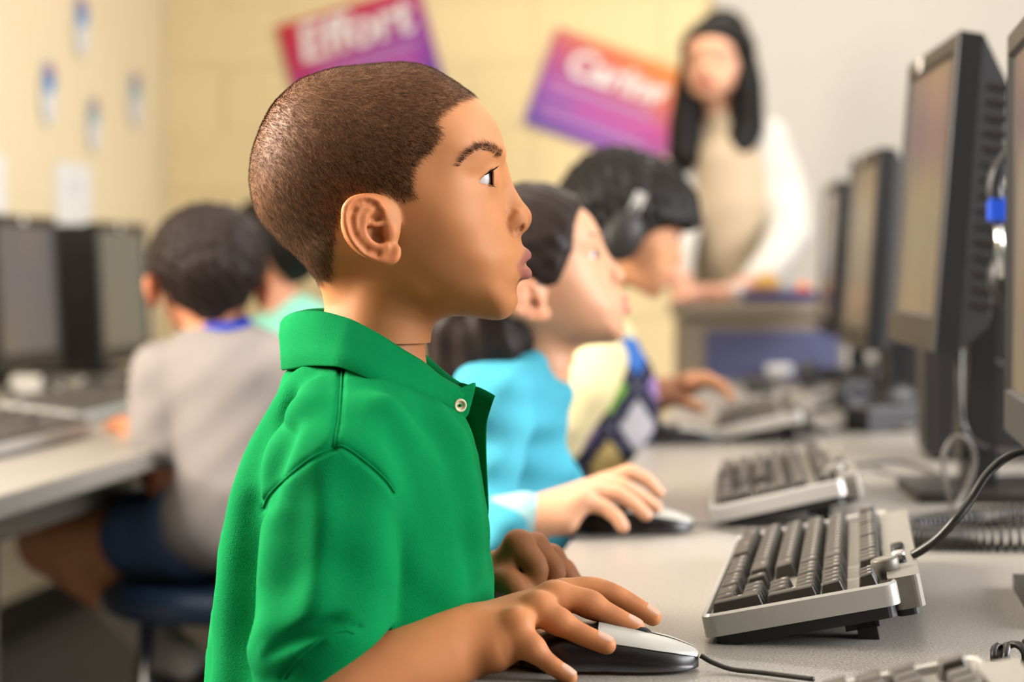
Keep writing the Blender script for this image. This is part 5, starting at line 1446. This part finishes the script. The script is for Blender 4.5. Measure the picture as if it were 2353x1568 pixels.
v_, q_ = sculpt([([foot + [-.02, 0, -.035], foot + [.07, -.03, -.05]], [.030, .026], .01)], .005); mesh_obj('shoe', v_, q_, M['black'], greyk, True)
stool('dark blue stool with chrome legs under the child in the grey T-shirt', rh[0] + .03, rh[1] + .04, rh[2] - .072, M['stool_seat'])

# ---- child in mint behind the boy in grey
YM = 4.25
Mm = head_xf(W(640, 600, YM), math.radians(150), math.radians(-4))
hcol, _ = head_colour(hv2, (214, 150, 116), (180, 110, 96))
P_parts = [(xf(Mm, hv2), hq2, hcol)]
nk = xf(Mm, np.array([H(880, 720), H(866, 800)]))
mh = W(668, 1150, YM); mh[2] = .52
v_, q_ = sculpt([([nk[0], nk[1], W(665, 800, YM), mh], [.035, .037, .06, .08], .02), ([mh, mh + [-.28, .08, 0]], [.07, .05], .02)], .008); P_parts.append((v_, q_, s2l((206, 142, 110))))
mintk = person('child in a mint shirt mostly hidden behind the child in grey', P_parts)
v_, q_ = hair_cap(Mm, SH_, .014, 24, .0012, 5); mesh_obj('hair', v_, q_, M['hair_black'], mintk, True)
v_, q_ = sculpt([([W(680, 735, YM), W(672, 830, YM), W(668, 1000, YM), mh + [0, 0, .05]], [.05, .10, .105, .105], .03), ([W(672, 765, YM), W(565, 805, YM)], [.045, .05], .04), ([W(680, 755, YM), W(790, 780, YM)], [.045, .05], .04), ([W(560, 830, YM), W(550, 950, YM + .03)], [.05, .05], .02), ([W(770, 815, YM), W(790, 940, YM)], [.05, .05], .02)], .006)
mesh_obj('mint_shirt', v_, q_, M['mint'], mintk, True)
v_, q_ = sculpt([([mh, mh + [0, 0, .02]], [.10, .10], .02), ([mh, mh + [-.2, .06, 0]], [.085, .065], .03)], .008); mesh_obj('trousers', v_, q_, M['denim'], mintk, True)
stool('dark blue stool hidden under the child in mint', mh[0], mh[1], mh[2] - .09, M['stool_seat'])
# the boy in front sits too
v_, q_ = sculpt([([hip + [0, 0, .03], hip], [.098, .098], .02), ([hip + [0, -.05, 0], hip + [.2, -.08, 0]], [.080, .064], .03), ([hip + [0, .05, 0], hip + [.2, .08, 0]], [.080, .064], .03)], .008)
mesh_obj('shorts', v_, q_, M['denim'], boy, True)
stool('dark blue stool under the child in green', hip[0], hip[1], hip[2] - .088, M['stool_seat'])
# ---------------------------------------------------------------- left hand desk row
desk('grey green desk along the left wall under the left monitors', A_L + .06, -0.885, 2.36, 6.2, [(-.95, 2.5), (-1.8, 2.5), (-.95, 3.9), (-.95, 4.9), (-1.8, 6.0), (-.95, 6.0)], 'long computer desks')
def mon_left(label, px_far_right, py_bot, Y, screen, **k):
    """monitor facing the aisle: its near edge is on the left of the picture"""
    p = W(px_far_right, py_bot, Y); w = .405
    yaw = math.pi - YAW
    c = Vector((p[0], p[1], DESK)) + Matrix.Rotation(-YAW, 4, 'Z') @ Vector((0, w / 2, 0))
    return monitor(label, c, yaw, p[2] - DESK, 3, screen, **k)
mon_left('dark monitor with a bluish screen at the left edge of the picture', 4, 858, 4.62, 'screen_blue', sticker=.02)
mon_left('dark monitor with a greyish screen beside the head of the child in grey', 240, 838, 5.15, 'screen_grey', sticker=.02)
ka = Dk(-40, 1062); keyboard('pale edged keyboard at the left edge of the picture', (ka[0] + .06, ka[1] + .46, DESK), math.pi + math.radians(7), 8, False)
kb_ = Dk(150, 975); keyboard('pale edged keyboard in front of the child in grey', (kb_[0] + .08, kb_[1] + .40, DESK), math.pi + math.radians(7), 8, False)
tower('black tower computer between the two left monitors', 176, 0, 5.75, .10, .16, .37, DESK)
for px, py, lb in [(200, 858, 'pale mouse lying on the left desk beside the black tower'), ]:
    p = Dk(px, 900); mouse(lb, (p[0], p[1], DESK), 2.9)
for i, (pts, lb) in enumerate([([(20, 900), (80, 880), (150, 905), (210, 890)], 'dark cable under the bluish left monitor'), ([(230, 905), (280, 880), (340, 890)], 'dark cable under the greyish left monitor')]):
    cord('desk_cable', [Dk(a, b, .008) for a, b in pts], .007, M['cable'], lb)
p = Dk(60, 905); o = MB().box((0, 0, .018), (.03, .02, .018), None, .006).build('tissue_box', M['sticker'], None); o.location = p; tag(o, 'small cream box on the left desk below the bluish monitor', 'box')

# ---------------------------------------------------------------- on the walls
def on_left_wall(px, py):
    d = Vector(((px - CX) / FOC, 1.0, -(py - HY) / FOC)); n = Vector((math.cos(YAW), -math.sin(YAW), 0))
    t = A_L / d.dot(n) ; return Vector((0, 0, ZC)) + d * t
def on_back_wall(px, py, off=0.0):
    d = Vector(((px - CX) / FOC, 1.0, -(py - HY) / FOC)); n = Vector((math.sin(YAW), math.cos(YAW), 0))
    t = (B_F - off) / d.dot(n); return Vector((0, 0, ZC)) + d * t
M['cut_blue'] = mat('blue_paper', lin(92, 150, 205), .8, noise=(60, .25)); M['cut_red'] = mat('red_paper', lin(200, 90, 110), .8); M['cut_grey'] = mat('pale_grey_paper', lin(226, 226, 224), .85)
M['cut_teal'] = mat('teal_paper', lin(150, 186, 190), .8)
def cutout(px, py, hh, label, upper):
    c = on_left_wall(px, py); t = thing('paper_cutout', c + Vector((.004, 0, 0)), label, 'decoration', 'paper cutouts on the left wall', rz=-YAW)
    h = hh
    def oval(name, cz, ry, rz_, x, m):
        n = 24; v = [(x + dx, ry * math.cos(2 * math.pi * k / n), cz + rz_ * math.sin(2 * math.pi * k / n)) for dx in (0, .002) for k in range(n)]
        f = [tuple(range(n)), tuple(range(n, 2 * n))[::-1]] + [(k, n + k, n + (k + 1) % n, (k + 1) % n) for k in range(n)]
        mesh_obj(name, v, f, m, t, False, local=True)
    oval('card', 0, h * .62, h, .002, M['cut_grey']); oval('upper_piece', h * .42, h * .50, h * .46, .0045, M[upper]); oval('head_piece', h * .66, h * .20, h * .20, .007, M['cut_red'])
cutout(183, 60, .092, 'paper cutout with a blue top highest on the left wall', 'cut_blue')
cutout(107, 213, .092, 'bright blue and white paper cutout leftmost on the left wall', 'cut_blue')
cutout(211, 285, .084, 'greyish paper cutout lowest on the left wall', 'cut_teal')
cutout(307, 228, .090, 'pale paper cutout nearest the corner of the room', 'cut_teal')
def sheet_left(px0, px1, py0, py1, label):
    c = on_left_wall((px0 + px1) / 2, (py0 + py1) / 2); a = on_left_wall(px0, py0); b = on_left_wall(px1, py1)
    w_ = (Vector((a.x, a.y)) - Vector((b.x, b.y))).length / 2; h_ = abs(a.z - b.z) / 2
    t = thing('paper_sheet', c, label, 'paper', 'white sheets on the left wall', rz=-YAW)
    MB().box((.003, 0, 0), (.0012, w_, h_)).build('sheet', M['paper'], t, local=True)
    MB().box((.0048, 0, h_ * .35), (.0006, w_ * .35, h_ * .22)).build('grey_print', M['cut_grey'], t, local=True)
sheet_left(128, 208, 372, 545, 'white paper sheet on the left wall behind the left monitors')
sheet_left(-60, 10, 350, 500, 'white paper sheet on the left wall cut off by the left edge')

def poster_mat(name, stops, ang):
    m = bpy.data.materials.new(name); nt, b = nodes(m); L = nt.links.new
    tc = nt.nodes.new('ShaderNodeTexCoord'); mp = nt.nodes.new('ShaderNodeMapping'); mp.inputs['Rotation'].default_value = (0, ang, 0)
    L(tc.outputs['Object'], mp.inputs['Vector'])
    sp = nt.nodes.new('ShaderNodeSeparateXYZ'); L(mp.outputs['Vector'], sp.inputs[0])
    mr = nt.nodes.new('ShaderNodeMapRange'); mr.inputs[1].default_value = .20; mr.inputs[2].default_value = -.20; L(sp.outputs['Z'], mr.inputs['Value'])
    r = nt.nodes.new('ShaderNodeValToRGB'); el = r.color_ramp.elements
    el[0].position, el[0].color = stops[0][0], lin(*stops[0][1]); el[1].position, el[1].color = stops[-1][0], lin(*stops[-1][1])
    for p_, c_ in stops[1:-1]: e = el.new(p_); e.color = lin(*c_)
    L(mr.outputs['Result'], r.inputs['Fac']); L(r.outputs['Color'], b.inputs['Base Color']); b.inputs['Roughness'].default_value = .55
    return m
M['print_white'] = mat('white_print', lin(245, 238, 230), .7); M['print_pink'] = mat('pink_print', lin(206, 140, 196), .7)
M['print_magenta'] = mat('magenta_print', lin(214, 70, 168), .7)
def poster(center_px, tilt, w, h, word, label, m, size, lines):
    c = on_back_wall(*center_px, off=.012)
    t = thing('poster', c, label, 'poster', 'slanted posters on the back wall'); t.rotation_euler = (Matrix.Rotation(-YAW, 4, 'Z') @ Matrix.Rotation(tilt, 4, 'Y')).to_euler()
    MB().box((0, 0, 0), (w / 2, .003, h / 2)).build('sheet', m, t, local=True)
    cu = bpy.data.curves.new('word', 'FONT'); cu.body = word; cu.size = size; cu.align_x = 'CENTER'; cu.extrude = .0006; cu.offset = .004; cu.shear = .15
    to = bpy.data.objects.new('word', cu); COL.objects.link(to)
    bpy.context.view_layer.update()
    me = bpy.data.meshes.new_from_object(to.evaluated_get(bpy.context.evaluated_depsgraph_get())); bpy.data.objects.remove(to)
    me.materials.clear(); me.materials.append(M['print_white'])
    o = bpy.data.objects.new('headline', me); link(o, t); o.location = (0, -.0045, h * .10); o.rotation_euler = (math.pi / 2, 0, 0)
    for k, (x0, x1, z_, mm, th) in enumerate(lines):
        MB().box(((x0 + x1) / 2 * w, -.0040, z_ * h), ((x1 - x0) / 2 * w, .0008, th * h)).build('text_line', M[mm], t, local=True)
    return t
poster((828, 128), math.radians(-15.5), .475, .33, 'Effort', 'red and purple slanted poster reading Effort on the back wall', poster_mat('poster_red_purple', [(0, (206, 40, 60)), (.30, (196, 44, 96)), (.55, (156, 60, 150)), (.8, (140, 60, 160)), (1, (96, 70, 160))], .3), .165,
       [(-.30, .42, -.02, 'print_pink', .016), (-.34, .36, -.10, 'print_pink', .016), (-.34, .40, -.18, 'print_magenta', .02), (-.36, .36, -.27, 'print_pink', .016), (-.36, .2, -.36, 'print_pink', .016)])
poster((1398, 226), math.radians(19.5), .455, .315, 'Caring', 'orange and purple slanted poster reading Caring beside the woman', poster_mat('poster_orange_purple', [(0, (240, 150, 60)), (.22, (226, 120, 80)), (.45, (196, 90, 130)), (.7, (160, 84, 170)), (1, (110, 76, 176))], -.3), .118,
       [(-.42, .30, -.02, 'print_pink', .018), (-.42, .38, -.10, 'print_pink', .018), (-.2, .44, -.185, 'print_magenta', .028), (-.42, .30, -.27, 'print_pink', .018), (-.42, .36, -.35, 'print_pink', .016)])

# ---------------------------------------------------------------- counter at the back with its things
cy0 = 5.24; zt = ZC - (693 - HY) / FOC * cy0
cxl, cxr = (1556 - CX) / FOC * cy0, (1960 - CX) / FOC * cy0
M['counter'] = mat('counter_laminate', lin(150, 136, 118), .5); M['counter_panel'] = mat('blue_grey_panel', lin(84, 86, 122), .7)
ct_ = thing('counter', ((cxl + cxr) / 2, cy0, 0), 'grey beige counter with a blue panel in front of the woman', 'counter')
hw_ = (cxr - cxl) / 2
MB().box((0, .15, zt - .018), (hw_, .15, .018), None, .004).build('counter_top', M['counter'], ct_, local=True)
MB().box((0, .16, (zt - .036) / 2), (hw_ - .015, .13, (zt - .036) / 2)).build('body', M['counter'], ct_, local=True)
MB().box((.02, .026, zt - .20), (hw_ - .05, .006, .13)).build('front_panel', M['counter_panel'], ct_, local=True)
M['tray'] = mat('navy_tray', lin(26, 44, 120), .4); M['orange'] = mat('orange_plastic', lin(226, 120, 50), .5); M['ochre'] = mat('ochre_paper', lin(196, 148, 70), .6); M['dgreen'] = mat('dark_green_plastic', lin(30, 44, 40), .5)
def on_counter(px, dy=.09): return Vector(((px - CX) / FOC * (cy0 + dy), cy0 + dy, zt))
p = on_counter(1785); tr = thing('tray', p, 'navy blue tray on the counter right of the woman', 'tray')
MB().prism([(-.09, -.06), (.09, -.06), (.09, .06), (-.09, .06)], 0, .006).build('tray_base', M['tray'], tr, local=True)
for (a, b, c_, d_) in [(-.09, -.06, .09, -.054), (-.09, .054, .09, .06), (-.09, -.06, -.084, .06), (.084, -.06, .09, .06)]:
    MB().box(((a + c_) / 2, (b + d_) / 2, .014), ((c_ - a) / 2, (d_ - b) / 2, .012)).build('rim', M['tray'], tr, local=True)
def lumps(name, px, dz, r, m, label, cat, prof):
    p = on_counter(px); o = MB().lathe([(a * r, b * r) for a, b in prof], 20, Matrix.Translation(p + Vector((0, 0, dz)))).build(name, M[m], None, True); return tag(o, label, cat)
CUP = [(.001, 0), (.7, 0), (.8, .2), (1, 1.3), (.92, 1.3), (.72, .25), (.001, .2)]
BALL = [(.001, 0), (.6, .06), (.92, .4), (1, .8), (.9, 1.3), (.55, 1.75), (.001, 1.9)]
lumps('paper_bag', 1762, .006, .034, 'ochre', 'ochre paper bag in the navy tray', 'bag', BALL)
lumps('cup', 1803, .006, .016, 'dgreen', 'small dark cup in the navy tray', 'cup', CUP)
lumps('fruit', 1845, .006, .021, 'orange', 'orange fruit at the right end of the navy tray', 'fruit', BALL)
lumps('paper_cup', 1690, 0, .030, 'white_plastic', 'white cup on the counter left of the navy tray', 'cup', CUP)
print('T', round(time.time() - T0, 1))
